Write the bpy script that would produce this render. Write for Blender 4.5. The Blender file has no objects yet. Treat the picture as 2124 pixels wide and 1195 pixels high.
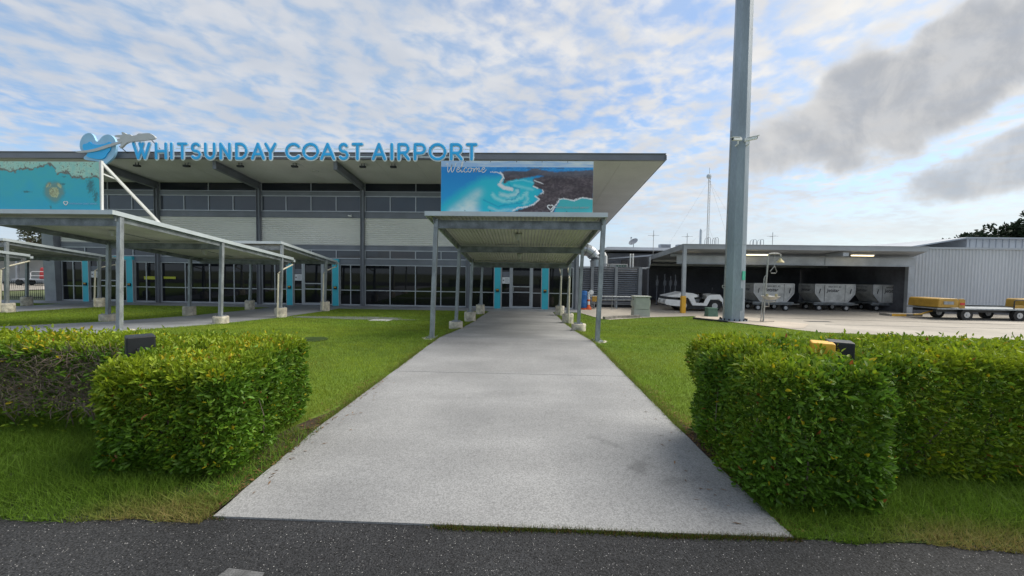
import bpy, bmesh, math, random
import numpy as np
from mathutils import Matrix, Vector
R = math.radians
rng = np.random.default_rng(7)
random.seed(7)
sc = bpy.context.scene
COL = sc.collection

# ------------------------------------------------------------------ camera
EYE = Vector((0, 0, 1.6))
YAW, PITCH, ROLL = R(-1.9734), R(2.1397), 0.014
fw = Vector((math.sin(YAW) * math.cos(PITCH), math.cos(YAW) * math.cos(PITCH), -math.sin(PITCH)))
rt = fw.cross(Vector((0, 0, 1))).normalized()
up = rt.cross(fw)
rt, up = rt * math.cos(ROLL) + up * math.sin(ROLL), up * math.cos(ROLL) - rt * math.sin(ROLL)
cam = bpy.data.cameras.new('camera')
cam.sensor_width = 36
cam.lens = 800 / 2124 * 36
cam.clip_start, cam.clip_end = 0.05, 6000
co = bpy.data.objects.new('camera', cam)
COL.objects.link(co)
co.matrix_world = Matrix(((rt.x, up.x, -fw.x, EYE.x), (rt.y, up.y, -fw.y, EYE.y), (rt.z, up.z, -fw.z, EYE.z), (0, 0, 0, 1)))
sc.camera = co

# ------------------------------------------------------------------ world, sun, exposure
SUN_AZ, SUN_EL = R(72), R(50)          # azimuth measured from +Y towards +X
SUN_DIR = Vector((math.sin(SUN_AZ) * math.cos(SUN_EL), math.cos(SUN_AZ) * math.cos(SUN_EL), math.sin(SUN_EL)))
world = bpy.data.worlds.new('World')
sc.world = world
world.use_nodes = True
wn, wl = world.node_tree.nodes, world.node_tree.links
wn.clear()


def wnode(t, **kw):
    n = wn.new(t)
    for k, v in kw.items():
        setattr(n, k, v)
    return n


def wmath(op, a, b=None, c=None, clamp=False):
    n = wn.new('ShaderNodeMath')
    n.operation = op
    n.use_clamp = clamp
    for i, v in enumerate((a, b, c)):
        if v is None:
            continue
        if isinstance(v, (int, float)):
            n.inputs[i].default_value = v
        else:
            wl.new(v, n.inputs[i])
    return n.outputs[0]


def wramp(v, lo, hi, a=0.0, b=1.0):
    n = wn.new('ShaderNodeMapRange')
    n.interpolation_type = 'SMOOTHSTEP'
    wl.new(v, n.inputs[0])
    for i, q in enumerate((lo, hi, a, b)):
        n.inputs[i + 1].default_value = q
    return n.outputs[0]


def wmix(f, a, b):
    n = wn.new('ShaderNodeMix')
    n.data_type = 'RGBA'
    if isinstance(f, (int, float)):
        n.inputs[0].default_value = f
    else:
        wl.new(f, n.inputs[0])
    for s, v in ((n.inputs[6], a), (n.inputs[7], b)):
        if isinstance(v, tuple):
            s.default_value = (*v, 1)
        else:
            wl.new(v, s)
    return n.outputs[2]


def wnoise(vec, scale, detail=5, rough=.55, dist=0.0):
    n = wn.new('ShaderNodeTexNoise')
    n.inputs['Scale'].default_value = scale
    n.inputs['Detail'].default_value = detail
    n.inputs['Roughness'].default_value = rough
    n.inputs['Distortion'].default_value = dist
    wl.new(vec, n.inputs['Vector'])
    return n.outputs['Fac']


def wcomb(x, y, z):
    n = wn.new('ShaderNodeCombineXYZ')
    for i, v in enumerate((x, y, z)):
        if isinstance(v, (int, float)):
            n.inputs[i].default_value = v
        else:
            wl.new(v, n.inputs[i])
    return n.outputs[0]


sky = wnode('ShaderNodeTexSky', sky_type='NISHITA', sun_disc=False)
sky.sun_elevation, sky.sun_rotation = SUN_EL, SUN_AZ
sky.air_density, sky.dust_density, sky.ozone_density = 1.0, 1.2, 1.5
tc = wnode('ShaderNodeTexCoord')
sep = wnode('ShaderNodeSeparateXYZ')
wl.new(tc.outputs['Generated'], sep.inputs[0])
dx, dy, dz = sep.outputs
# cloud deck: the direction is carried up to a flat layer, so cells shrink towards the horizon
den = wmath('MAXIMUM', wmath('ADD', dz, 0.10), 0.06)
cx, cy = wmath('DIVIDE', dx, den), wmath('DIVIDE', dy, den)
# rows of cells drift diagonally (long axis towards upper right)
ca, sa = math.cos(R(34)), math.sin(R(34))
rx = wmath('ADD', wmath('MULTIPLY', cx, ca), wmath('MULTIPLY', cy, sa))
ry = wmath('SUBTRACT', wmath('MULTIPLY', cy, ca), wmath('MULTIPLY', cx, sa))
cv = wcomb(wmath('MULTIPLY', rx, 0.92), ry, 0.0)
big = wnoise(wcomb(cx, cy, 3.7), 0.6, 3, .5, .1)
cell = wnoise(cv, 8.5, 4, .5, .25)
fine = wnoise(cv, 20.0, 4, .55, .2)
dens = wmath('ADD', wmath('MULTIPLY', cell, 0.80), wmath('ADD', wmath('MULTIPLY', big, 0.36), wmath('MULTIPLY', fine, 0.16)))
cover = wramp(dens, 0.49, 0.79)
# thin out to clear air near the horizon
hz = wramp(dz, 0.03, 0.22)
cover = wmath('MULTIPLY', cover, wmath('ADD', wmath('MULTIPLY', hz, .72), .22))
# brightness: clouds glow towards the hidden sun
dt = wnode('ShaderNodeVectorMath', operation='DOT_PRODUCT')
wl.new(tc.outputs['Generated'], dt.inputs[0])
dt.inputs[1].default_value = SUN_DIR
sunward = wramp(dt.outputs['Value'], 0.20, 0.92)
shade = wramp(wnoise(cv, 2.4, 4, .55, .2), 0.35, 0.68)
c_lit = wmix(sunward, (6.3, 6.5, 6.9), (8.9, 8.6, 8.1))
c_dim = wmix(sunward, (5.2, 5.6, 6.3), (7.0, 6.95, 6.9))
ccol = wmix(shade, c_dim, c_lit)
skb = wnode('ShaderNodeMix', data_type='RGBA', blend_type='MULTIPLY')
skb.inputs[0].default_value = 1
wl.new(sky.outputs[0], skb.inputs[6])
skb.inputs[7].default_value = (1.12, 1.42, 1.66, 1)
veil = wmix(wmath('MULTIPLY', wramp(big, 0.28, 0.60), 0.60), skb.outputs[2], wmix(sunward, (4.2, 5.6, 7.2), (7.0, 7.3, 7.4)))
# pale air close to the horizon
haze = wramp(dz, 0.32, 0.0)
veil = wmix(wmath('MULTIPLY', haze, 0.75), veil, wmix(sunward, (5.8, 6.7, 7.6), (8.8, 8.6, 7.9)))
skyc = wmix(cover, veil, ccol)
# two darker stratocumulus banks, fixed in the sky in the north-east
dyp = wmath('MAXIMUM', dy, 0.15)
gx, gz_ = wmath('DIVIDE', dx, dyp), wmath('DIVIDE', dz, dyp)
wob = wnoise(wcomb(gx, gz_, 0.0), 5.0, 5, .52, .2)
wob2 = wnoise(wcomb(gx, gz_, 4.0), 6.5, 6, .6, .3)


def bank(x0, z0, ang, la, lb, k):
    c, s = math.cos(ang), math.sin(ang)
    ax, az = wmath('SUBTRACT', gx, x0), wmath('SUBTRACT', gz_, z0)
    u = wmath('DIVIDE', wmath('ADD', wmath('MULTIPLY', ax, c), wmath('MULTIPLY', az, s)), la)
    v = wmath('DIVIDE', wmath('SUBTRACT', wmath('MULTIPLY', az, c), wmath('MULTIPLY', ax, s)), lb)
    d = wmath('SQRT', wmath('ADD', wmath('MULTIPLY', u, u), wmath('MULTIPLY', v, v)))
    d = wmath('ADD', d, wmath('MULTIPLY', wmath('SUBTRACT', wob, .5), 1.15))
    return wmath('MULTIPLY', wramp(d, 1.06, 0.80), k), wramp(d, 0.62, 1.02)


b1, r1_ = bank(1.03, 0.50, R(24), 0.56, 0.145, 0.95)
b2, r2_ = bank(1.24, 0.315, R(22), 0.32, 0.085, 0.85)
bk = wmath('MULTIPLY', wmath('MAXIMUM', b1, b2), wramp(dy, 0.1, 0.3))
bcol = wmix(wramp(wob2, .38, .66), (4.0, 4.2, 4.55), (5.4, 5.45, 5.55))
bcol = wmix(wmath('MULTIPLY', wmath('MINIMUM', r1_, r2_), 0.62), bcol, (7.6, 7.5, 7.3))
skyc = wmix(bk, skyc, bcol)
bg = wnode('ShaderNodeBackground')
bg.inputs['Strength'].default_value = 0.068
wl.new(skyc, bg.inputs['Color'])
wo = wnode('ShaderNodeOutputWorld')
wl.new(bg.outputs[0], wo.inputs[0])

sun = bpy.data.lights.new('sun', 'SUN')
sun.energy, sun.angle, sun.color = 2.7, R(50), (1.0, .94, .84)
so = bpy.data.objects.new('sun', sun)
COL.objects.link(so)
so.rotation_euler = (-SUN_DIR).to_track_quat('-Z', 'Y').to_euler()
vs = sc.view_settings
vs.view_transform, vs.look, vs.exposure, vs.gamma = 'Standard', 'None', 0.72, 1
vs.use_curve_mapping = False
sc.cycles.max_bounces = 6
sc.cycles.use_denoising = True

# ------------------------------------------------------------------ materials
def mat(name, col, rough=.6, metal=0.0, var=.12, scale=3.0, fvar=0.0, fscale=60.0, bump=0.0, bscale=80.0, spec=.5,
        stretch=(1, 1, 1), emit=None, col2=None, lo=.35, hi=.65):
    m = bpy.data.materials.new(name)
    m.use_nodes = True
    n, l = m.node_tree.nodes, m.node_tree.links
    b = n['Principled BSDF']
    b.inputs['Roughness'].default_value = rough
    b.inputs['Metallic'].default_value = metal
    b.inputs['Specular IOR Level'].default_value = spec
    g = n.new('ShaderNodeNewGeometry')
    mp = n.new('ShaderNodeMapping')
    mp.inputs['Scale'].default_value = stretch
    l.new(g.outputs['Position'], mp.inputs[0])

    def noise(s, d=4):
        t = n.new('ShaderNodeTexNoise')
        t.inputs['Scale'].default_value = s
        t.inputs['Detail'].default_value = d
        l.new(mp.outputs[0], t.inputs['Vector'])
        return t.outputs['Fac']

    def rng_(v, a, b_, c, d):
        t = n.new('ShaderNodeMapRange')
        l.new(v, t.inputs[0])
        for i, q in enumerate((a, b_, c, d)):
            t.inputs[i + 1].default_value = q
        return t.outputs[0]
    mx = n.new('ShaderNodeMix')
    mx.data_type = 'RGBA'
    c2 = col2 or tuple(min(1, c * (1 + var)) for c in col)
    c1 = col if col2 else tuple(c * (1 - var) for c in col)
    mx.inputs[6].default_value = (*c1, 1)
    mx.inputs[7].default_value = (*c2, 1)
    l.new(rng_(noise(scale), lo, hi, 0, 1), mx.inputs[0])
    out = mx.outputs[2]
    if fvar:
        mm = n.new('ShaderNodeMix')
        mm.data_type = 'RGBA'
        mm.blend_type = 'MULTIPLY'
        mm.inputs[0].default_value = 1
        l.new(out, mm.inputs[6])
        l.new(rng_(noise(fscale, 2), .3, .7, 1 - fvar, 1 + fvar), mm.inputs[7])
        out = mm.outputs[2]
    l.new(out, b.inputs['Base Color'])
    if bump:
        bp = n.new('ShaderNodeBump')
        bp.inputs['Strength'].default_value = bump
        bp.inputs['Distance'].default_value = .01
        l.new(noise(bscale, 3), bp.inputs['Height'])
        l.new(bp.outputs[0], b.inputs['Normal'])
    if emit:
        b.inputs['Emission Color'].default_value = (*emit[0], 1)
        b.inputs['Emission Strength'].default_value = emit[1]
    return m


def attr_mat(name, rough=.5, spec=.4, transl=0.0, bump=0):
    m = bpy.data.materials.new(name)
    m.use_nodes = True
    n, l = m.node_tree.nodes, m.node_tree.links
    b = n['Principled BSDF']
    b.inputs['Roughness'].default_value = rough
    b.inputs['Specular IOR Level'].default_value = spec
    a = n.new('ShaderNodeAttribute')
    a.attribute_name = 'Col'
    l.new(a.outputs['Color'], b.inputs['Base Color'])
    if transl:
        t = n.new('ShaderNodeBsdfTranslucent')
        l.new(a.outputs['Color'], t.inputs['Color'])
        mx = n.new('ShaderNodeMixShader')
        mx.inputs[0].default_value = transl
        l.new(b.outputs[0], mx.inputs[1])
        l.new(t.outputs[0], mx.inputs[2])
        l.new(mx.outputs[0], n['Material Output'].inputs[0])
    return m


M = {}
M['galv'] = mat('galvanised_steel', (.28, .305, .325), .5, .35, .22, 9, .12, 55, stretch=(1, 1, .35))
M['galv_dark'] = mat('weathered_galvanised_beam', (.20, .22, .235), .6, .2, .3, 4, .12, 40)
M['greypaint'] = mat('blue_grey_paint', (.165, .178, .205), .45, 0, .12, 1.2, .05, 30)
M['fascia'] = mat('roof_channel_grey', (.18, .19, .215), .4, .1, .1, .8, .05, 20)
M['alu'] = mat('window_frame_aluminium', (.42, .44, .47), .4, .4, .08, 2)
M['soffit'] = mat('soffit_panel', (.58, .58, .59), .7, 0, .07, .6, .04, 14)
M['clad'] = mat('cream_cladding', (.72, .71, .655), .55, 0, .06, .7, .04, 12, stretch=(.3, 1, 1))
M['roofunder'] = mat('zincalume_underside', (.54, .53, .475), .45, .1, .12, 1.2, .06, 20)
M['gutter'] = mat('pale_gutter', (.50, .55, .58), .4, .1, .06, 2)
M['concrete_ped'] = mat('footing_concrete', (.56, .51, .42), .85, 0, .3, 6, .18, 45, .5, 60)
M['cyan'] = mat('cyan_panel', (.045, .48, .60), .35, 0, .06, 1.0)
M['white'] = mat('white_paint', (.80, .81, .81), .4, 0, .05, 2, .04, 40)
M['offwhite'] = mat('worn_white_panel', (.46, .465, .455), .55, 0, .2, 2.5, .12, 18)
M['steelwhite'] = mat('white_steel', (.68, .69, .68), .45, 0, .06, 3)
M['black'] = mat('black_plastic', (.012, .014, .017), .5, 0, .15, 12)
M['rubber'] = mat('tyre_rubber', (.018, .018, .019), .75, 0, .2, 10)
M['darkmetal'] = mat('dark_chassis', (.03, .032, .036), .6, .2, .25, 6)
M['rim'] = mat('wheel_rim', (.45, .46, .47), .4, .4, .1, 8)
M['yellow'] = mat('yellow_equipment_paint', (.40, .235, .035), .45, 0, .14, 5, .1, 40)
M['yellowpost'] = mat('yellow_bollard_paint', (.74, .40, .035), .45, 0, .08, 5)
M['orange'] = mat('orange_plastic', (.75, .12, .02), .45, 0, .06, 5)
M['red'] = mat('red_plastic', (.45, .03, .03), .5, 0, .1, 5)
M['bluep'] = mat('blue_drum', (.02, .14, .42), .4, 0, .1, 5)
M['greenbox'] = mat('green_pillar', (.085, .17, .13), .5, 0, .12, 5, .06, 40)
M['cabinet'] = mat('beige_cabinet', (.40, .42, .37), .5, 0, .07, 4, .04, 40)
M['letter'] = mat('sign_blue_face', (.025, .46, .93), .35, 0, .03, 1, emit=None)
M['lettertrim'] = mat('sign_pale_trim', (.80, .90, .95), .4, 0, .04, 2)
M['heartpale'] = mat('emblem_steel_blue', (.30, .55, .78), .4, 0, .05, 2)
M['swoosh'] = mat('emblem_silver', (.48, .50, .51), .4, 0, .05, 2)
M['notice'] = mat('notice_paper', (.75, .76, .78), .6, 0, .03, 2)
M['noticegrey'] = mat('notice_grey', (.16, .17, .20), .5, 0, .05, 2)
M['ink'] = mat('printing_ink', (.03, .03, .035), .6, 0, .05, 2)
M['inkgrey'] = mat('faded_ink', (.12, .12, .125), .6, 0, .05, 2)
M['yellowstrip'] = mat('yellow_warning_film', (.42, .44, .03), .5, 0, .08, 4)
M['mast'] = mat('mast_galvanised', (.27, .32, .365), .5, .2, .14, 2.2, .08, 30, stretch=(1, 1, .18))
M['louvre'] = mat('louvre_grey', (.22, .235, .265), .5, .1, .1, 2)
M['louvreframe'] = mat('louvre_frame_grey', (.25, .265, .29), .5, .1, .1, 2)
M['shedgrey'] = mat('shed_steel', (.36, .385, .42), .5, .15, .14, 1.5, .06, 18)
M['shedroof'] = mat('shed_roof', (.30, .32, .35), .5, .1, .1, 1)
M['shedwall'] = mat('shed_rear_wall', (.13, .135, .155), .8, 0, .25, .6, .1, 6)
M['ribwall'] = mat('ribbed_wall', (.50, .52, .55), .5, .05, .06, .5, .04, 8, stretch=(1, 1, .3))
M['backroof'] = mat('far_roof_grey', (.36, .39, .43), .5, .05, .08, .5)
M['backwall'] = mat('far_wall', (.26, .28, .32), .7, 0, .1, .5)
M['palewall'] = mat('far_pale_wall', (.42, .42, .41), .8, 0, .1, .4)
M['duct'] = mat('silver_duct', (.50, .53, .56), .35, .6, .1, 3)
M['pvc'] = mat('cream_pvc', (.58, .54, .42), .5, 0, .1, 6)
M['lamp'] = mat('lit_tube', (.9, .85, .7), .5, 0, .01, 1, emit=((1.0, .80, .45), 2.2))
M['lampbody'] = mat('lamp_body', (.50, .51, .50), .5, 0, .08, 4)
M['kerb'] = mat('kerb_concrete', (.26, .24, .21), .9, 0, .25, 5, .15, 50)
M['bark'] = mat('bark', (.10, .075, .055), .9, 0, .3, 12, .2, 60, .6, 40)
M['twig'] = mat('dry_twig', (.17, .135, .10), .85, 0, .3, 14)
M['sheet'] = mat('roofsheet_top', (.45, .47, .48), .45, .3, .08, 1)
M['metal'] = mat('bare_metal', (.36, .36, .34), .5, .3, .15, 8)
M['brass'] = mat('stained_shower_head', (.46, .40, .22), .5, .2, .12, 10)
M['signgreen'] = mat('green_sign', (.05, .40, .27), .5, 0, .05, 4)
M['leafy'] = attr_mat('hedge_leaf', .48, .32, .36)
M['blade'] = attr_mat('grass_blade', .6, .2, .40)
M['crown'] = attr_mat('tree_leaf', .6, .25, .15)
M['print'] = attr_mat('printed_vinyl', .45, .35)
M['litter'] = attr_mat('dry_litter', .9, .1)


def glass_mat(name, col, rough, spec):
    m = mat(name, col, rough, 0, .25, .35, 0, 10, 0, 10, spec, lo=.3, hi=.7)
    return m


M['glass'] = glass_mat('tinted_window_glass', (.010, .011, .014), .03, .42)
M['glassup'] = glass_mat('clerestory_glass', (.062, .070, .088), .06, .5)
M['glasstop'] = glass_mat('top_strip_glass', (.016, .019, .027), .08, .35)

# ground materials -----------------------------------------------------
def path_mat():
    m = bpy.data.materials.new('exposed_aggregate_concrete')
    m.use_nodes = True
    n, l = m.node_tree.nodes, m.node_tree.links
    b = n['Principled BSDF']
    b.inputs['Roughness'].default_value = .82
    b.inputs['Specular IOR Level'].default_value = .3
    g = n.new('ShaderNodeNewGeometry')

    def tex(s, d, stretch=(1, 1, 1), rough=.5):
        mp = n.new('ShaderNodeMapping')
        mp.inputs['Scale'].default_value = stretch
        l.new(g.outputs['Position'], mp.inputs[0])
        t = n.new('ShaderNodeTexNoise')
        t.inputs['Scale'].default_value = s
        t.inputs['Detail'].default_value = d
        t.inputs['Roughness'].default_value = rough
        l.new(mp.outputs[0], t.inputs['Vector'])
        return t.outputs['Fac']

    def mr(v, a, b_, c, d):
        t = n.new('ShaderNodeMapRange')
        l.new(v, t.inputs[0])
        for i, q in enumerate((a, b_, c, d)):
            t.inputs[i + 1].default_value = q
        return t.outputs[0]

    def mul(a, fac):
        x = n.new('ShaderNodeMix')
        x.data_type = 'RGBA'
        x.blend_type = 'MULTIPLY'
        x.inputs[0].default_value = 1
        l.new(a, x.inputs[6])
        l.new(fac, x.inputs[7])
        return x.outputs[2]
    base = n.new('ShaderNodeMix')
    base.data_type = 'RGBA'
    base.inputs[6].default_value = (.262, .263, .262, 1)
    base.inputs[7].default_value = (.325, .324, .320, 1)
    l.new(mr(tex(.9, 4, (1, .6, 1)), .35, .65, 0, 1), base.inputs[0])
    c = mul(base.outputs[2], mr(tex(90, 2), .32, .62, .70, 1.10))
    c = mul(c, mr(tex(260, 1), .3, .7, .7, 1.28))
    # cross-wise streaks, tone varying at random along the whole path
    c = mul(c, mr(tex(1.1, 5, (.45, 1.2, 1), .6), .40, .64, .88, 1.04))
    # scuffs left near the right hedge: each with its own place and shape
    for px_, py_, ang_, la_, lb_, k_ in ((.98, 3.18, .9, .20, .07, .72), (.80, 3.62, 2.4, .22, .05, .84), (1.22, 2.98, .3, .14, .05, .84), (-.35, 5.0, .2, .5, .12, .90), (.3, 7.2, .1, .9, .25, .90), (-1.0, 8.6, .0, 1.0, .2, .88)):
        mp = n.new('ShaderNodeMapping')
        mp.vector_type = 'TEXTURE'
        mp.inputs['Location'].default_value = (px_, py_, 0)
        mp.inputs['Rotation'].default_value = (0, 0, ang_)
        mp.inputs['Scale'].default_value = (la_, lb_, 9)
        l.new(g.outputs['Position'], mp.inputs[0])
        ln_ = n.new('ShaderNodeVectorMath')
        ln_.operation = 'LENGTH'
        l.new(mp.outputs[0], ln_.inputs[0])
        ad = n.new('ShaderNodeMath')
        ad.operation = 'ADD'
        l.new(ln_.outputs['Value'], ad.inputs[0])
        l.new(mr(tex(9, 4), .3, .7, -.6, .6), ad.inputs[1])
        c = mul(c, mr(ad.outputs[0], .45, 1.35, k_, 1.0))
    l.new(c, b.inputs['Base Color'])
    bp = n.new('ShaderNodeBump')
    bp.inputs['Strength'].default_value = .5
    bp.inputs['Distance'].default_value = .004
    l.new(tex(140, 2), bp.inputs['Height'])
    l.new(bp.outputs[0], b.inputs['Normal'])
    return m


M['path'] = path_mat()
M['asphalt'] = mat('asphalt', (.026, .0265, .028), .85, 0, .25, .9, .9, 120, 1.0, 110, .35)
M['apron'] = mat('apron_concrete', (.385, .35, .30), .85, 0, .13, .35, .08, 9, .2, 30, .3, stretch=(1, .5, 1))
M['pad'] = mat('pad_concrete', (.46, .40, .33), .85, 0, .14, 1.2, .1, 25, .3, 40, .3)
M['fore'] = mat('forecourt_concrete', (.24, .25, .265), .6, 0, .2, .8, .1, 30, .2, 50, .4)
M['soil'] = mat('bare_soil', (.062, .046, .032), .95, 0, .35, 5, .3, 60, .8, 60, .2)
M['lawn'] = mat('lawn_thatch', (.095, .155, .026), .95, 0, .25, .7, .25, 45, .6, 90, .1, col2=(.13, .195, .03))
M['verge'] = mat('verge_soil', (.045, .07, .02), .95, 0, .3, 4, .3, 60, .6, 60, .1)
M['worn'] = mat('patched_white_paint', (.10, .10, .10), .85, 0, .25, 12, .4, 120)
M['joint'] = mat('joint_sealant', (.10, .10, .105), .9, 0, .2, 5)
M['puddle'] = mat('bare_wet_patch', (.16, .18, .16), .5, 0, .3, 2.5, .2, 20)
M['ground'] = mat('far_ground', (.10, .12, .045), .95, 0, .25, .05, .2, 1.5)

# ------------------------------------------------------------------ mesh helpers
def wloc(o):
    v = Vector((0, 0, 0))
    while o is not None:
        v += o.location
        o = o.parent
    return v


class MB:
    def __init__(s):
        s.v, s.f, s.m = [], [], []

    def add(s, vs, fs, mi=0):
        o = len(s.v)
        s.v += [tuple(p) for p in vs]
        s.f += [tuple(i + o for i in f) for f in fs]
        s.m += [mi] * len(fs)
        return s

    def box(s, x0, x1, y0, y1, z0, z1, mi=0):
        return s.add([(x0, y0, z0), (x1, y0, z0), (x1, y1, z0), (x0, y1, z0), (x0, y0, z1), (x1, y0, z1), (x1, y1, z1), (x0, y1, z1)],
                     [(0, 3, 2, 1), (4, 5, 6, 7), (0, 1, 5, 4), (1, 2, 6, 5), (2, 3, 7, 6), (3, 0, 4, 7)], mi)

    def bar(s, p, q, w, h=None, mi=0, upv=(0, 0, 1)):
        p, q = Vector(p), Vector(q)
        h = h or w
        d = (q - p).normalized()
        u = Vector(upv)
        if abs(d.dot(u)) > .98:
            u = Vector((0, 1, 0))
        a = d.cross(u).normalized() * w / 2
        b = a.cross(d).normalized() * h / 2
        vs = [p - a - b, p + a - b, p + a + b, p - a + b, q - a - b, q + a - b, q + a + b, q - a + b]
        return s.add(vs, [(0, 1, 2, 3), (7, 6, 5, 4), (0, 4, 5, 1), (1, 5, 6, 2), (2, 6, 7, 3), (3, 7, 4, 0)], mi)

    def cyl(s, p, q, r0, r1=None, n=12, mi=0, caps=True, twist=0):
        p, q = Vector(p), Vector(q)
        r1 = r0 if r1 is None else r1
        d = (q - p).normalized()
        u = Vector((0, 0, 1)) if abs(d.z) < .9 else Vector((1, 0, 0))
        a = d.cross(u).normalized()
        b = d.cross(a)
        vs = []
        for c, r in ((p, r0), (q, r1)):
            for i in range(n):
                t = 2 * math.pi * i / n + twist
                vs.append(c + (a * math.cos(t) + b * math.sin(t)) * r)
        fs = [(i, i + n, (i + 1) % n + n, (i + 1) % n) for i in range(n)]
        if caps:
            fs += [tuple(range(n)), tuple(range(2 * n - 1, n - 1, -1))]
        return s.add(vs, fs, mi)

    def tube(s, pts, r, n=8, mi=0, flat=None):
        pts = [Vector(p) for p in pts]
        vs = []
        for i, p in enumerate(pts):
            d = (pts[min(i + 1, len(pts) - 1)] - pts[max(i - 1, 0)]).normalized()
            u = Vector((0, 0, 1)) if abs(d.z) < .95 else Vector((0, 1, 0))
            a = d.cross(u).normalized()
            b = d.cross(a)
            rr = r[i] if isinstance(r, (list, tuple)) else r
            for k in range(n):
                t = 2 * math.pi * k / n
                vs.append(p + (a * math.cos(t) + b * math.sin(t)) * rr)
        fs = []
        for i in range(len(pts) - 1):
            for k in range(n):
                fs.append((i * n + k, (i + 1) * n + k, (i + 1) * n + (k + 1) % n, i * n + (k + 1) % n))
        fs += [tuple(range(n)), tuple(range(len(vs) - 1, len(vs) - n - 1, -1))]
        return s.add(vs, fs, mi)

    def prism(s, poly, y0, y1, mi=0):          # polygon in x,z, pushed along y
        n = len(poly)
        vs = [(x, y0, z) for x, z in poly] + [(x, y1, z) for x, z in poly]
        fs = [tuple(range(n)), tuple(range(2 * n - 1, n - 1, -1))] + [(i, i + n, (i + 1) % n + n, (i + 1) % n) for i in range(n)]
        return s.add(vs, fs, mi)

    def lathe(s, prof, c, n=16, mi=0):         # profile of (r, z) round a vertical axis
        vs = []
        for r, z in prof:
            for i in range(n):
                t = 2 * math.pi * i / n
                vs.append((c[0] + r * math.cos(t), c[1] + r * math.sin(t), c[2] + z))
        fs = []
        for j in range(len(prof) - 1):
            for i in range(n):
                fs.append((j * n + i, j * n + (i + 1) % n, (j + 1) * n + (i + 1) % n, (j + 1) * n + i))
        fs += [tuple(range(n - 1, -1, -1)), tuple(range((len(prof) - 1) * n, len(prof) * n))]
        return s.add(vs, fs, mi)

    def build(s, name, m, parent=None, smooth=False, bevel=0, fix=True):
        off = wloc(parent) if parent else Vector((0, 0, 0))
        me = bpy.data.meshes.new(name)
        me.from_pydata([(x - off.x, y - off.y, z - off.z) for x, y, z in s.v], [], s.f)
        ms = m if isinstance(m, (list, tuple)) else [m]
        for k in ms:
            me.materials.append(M[k])
        if len(ms) > 1:
            me.polygons.foreach_set('material_index', s.m)
        if fix:
            bm = bmesh.new()
            bm.from_mesh(me)
            bmesh.ops.recalc_face_normals(bm, faces=bm.faces)
            bm.to_mesh(me)
            bm.free()
        if smooth:
            me.shade_smooth()
            try:
                me.set_sharp_from_angle(angle=R(40))
            except Exception:
                pass
        o = bpy.data.objects.new(name, me)
        COL.objects.link(o)
        o.parent = parent
        if bevel:
            b = o.modifiers.new('bevel', 'BEVEL')
            b.width, b.segments, b.limit_method = bevel, 2, 'ANGLE'
        return o


def tag(o, label=None, cat=None, group=None, kind=None):
    for k, v in (('label', label), ('category', cat), ('group', group), ('kind', kind)):
        if v:
            o[k] = v
    return o


def thing(name, label, cat, loc=(0, 0, 0), group=None):
    o = bpy.data.objects.new(name, None)
    o.empty_display_size = .3
    COL.objects.link(o)
    o.location = loc
    return tag(o, label, cat, group)


def struct(name, mb, m):
    return tag(mb.build(name, m), kind='structure')


def copy_tree(o, parent=None):
    c = o.copy()
    COL.objects.link(c)
    c.parent = parent
    for ch in o.children:
        copy_tree(ch, c)
    return c


def share(src, name, dloc, parent):
    """another piece with the same mesh, moved by dloc"""
    c = src.copy()
    c.name = name
    COL.objects.link(c)
    c.parent = parent
    c.location = src.location + Vector(dloc)
    return c


def np_mesh(name, verts, faces, m, parent=None, cols=None, smooth=False):
    verts = np.asarray(verts, np.float32)
    faces = np.asarray(faces, np.int32)
    off = np.array(wloc(parent) if parent else (0, 0, 0), np.float32)
    me = bpy.data.meshes.new(name)
    nf, k = faces.shape
    me.vertices.add(len(verts))
    me.vertices.foreach_set('co', (verts - off).ravel())
    me.loops.add(nf * k)
    me.loops.foreach_set('vertex_index', faces.ravel())
    me.polygons.add(nf)
    me.polygons.foreach_set('loop_start', np.arange(0, nf * k, k, dtype=np.int32))
    me.polygons.foreach_set('loop_total', np.full(nf, k, np.int32))
    if smooth:
        me.polygons.foreach_set('use_smooth', np.ones(nf, bool))
    me.update(calc_edges=True)
    me.materials.append(M[m])
    if cols is not None:
        a = me.color_attributes.new('Col', 'FLOAT_COLOR', 'POINT')
        c4 = np.ones((len(verts), 4), np.float32)
        c4[:, :3] = cols
        a.data.foreach_set('color', c4.ravel())
    o = bpy.data.objects.new(name, me)
    COL.objects.link(o)
    o.parent = parent
    return o


def text(name, body, loc, size, m, parent, width=None, shear=0, rotz=0, bold=0.0, depth=.002):
    """lettering from the built-in font, standing in the x,z plane and facing -y"""
    cu = bpy.data.curves.new(name, 'FONT')
    cu.body, cu.size, cu.shear, cu.offset, cu.extrude = body, size, shear, bold, depth
    cu.resolution_u = 3
    t = bpy.data.objects.new(name, cu)
    COL.objects.link(t)
    bpy.context.view_layer.update()
    me = bpy.data.meshes.new_from_object(t.evaluated_get(bpy.context.evaluated_depsgraph_get()))
    bpy.data.objects.remove(t)
    bpy.data.curves.remove(cu)
    xs = [v.co.x for v in me.vertices]
    k = width / (max(xs) - min(xs)) if width else 1
    x0 = min(xs)
    for v in me.vertices:
        v.co = Vector(((v.co.x - x0) * k, -v.co.z, v.co.y))
    me.materials.clear()
    me.materials.append(M[m])
    o = bpy.data.objects.new(name, me)
    COL.objects.link(o)
    o.parent = parent
    o.location = Vector(loc) - (wloc(parent) if parent else Vector())
    o.rotation_euler.z = rotz
    return o


def sight(px, py, Y):
    """survey point on the plane y = Y along a sight line of the photograph"""
    d = fw + rt * ((px - 1062) / 800) - up * ((py - 597.5) / 800)
    return EYE + d * (Y / d.y)


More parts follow.
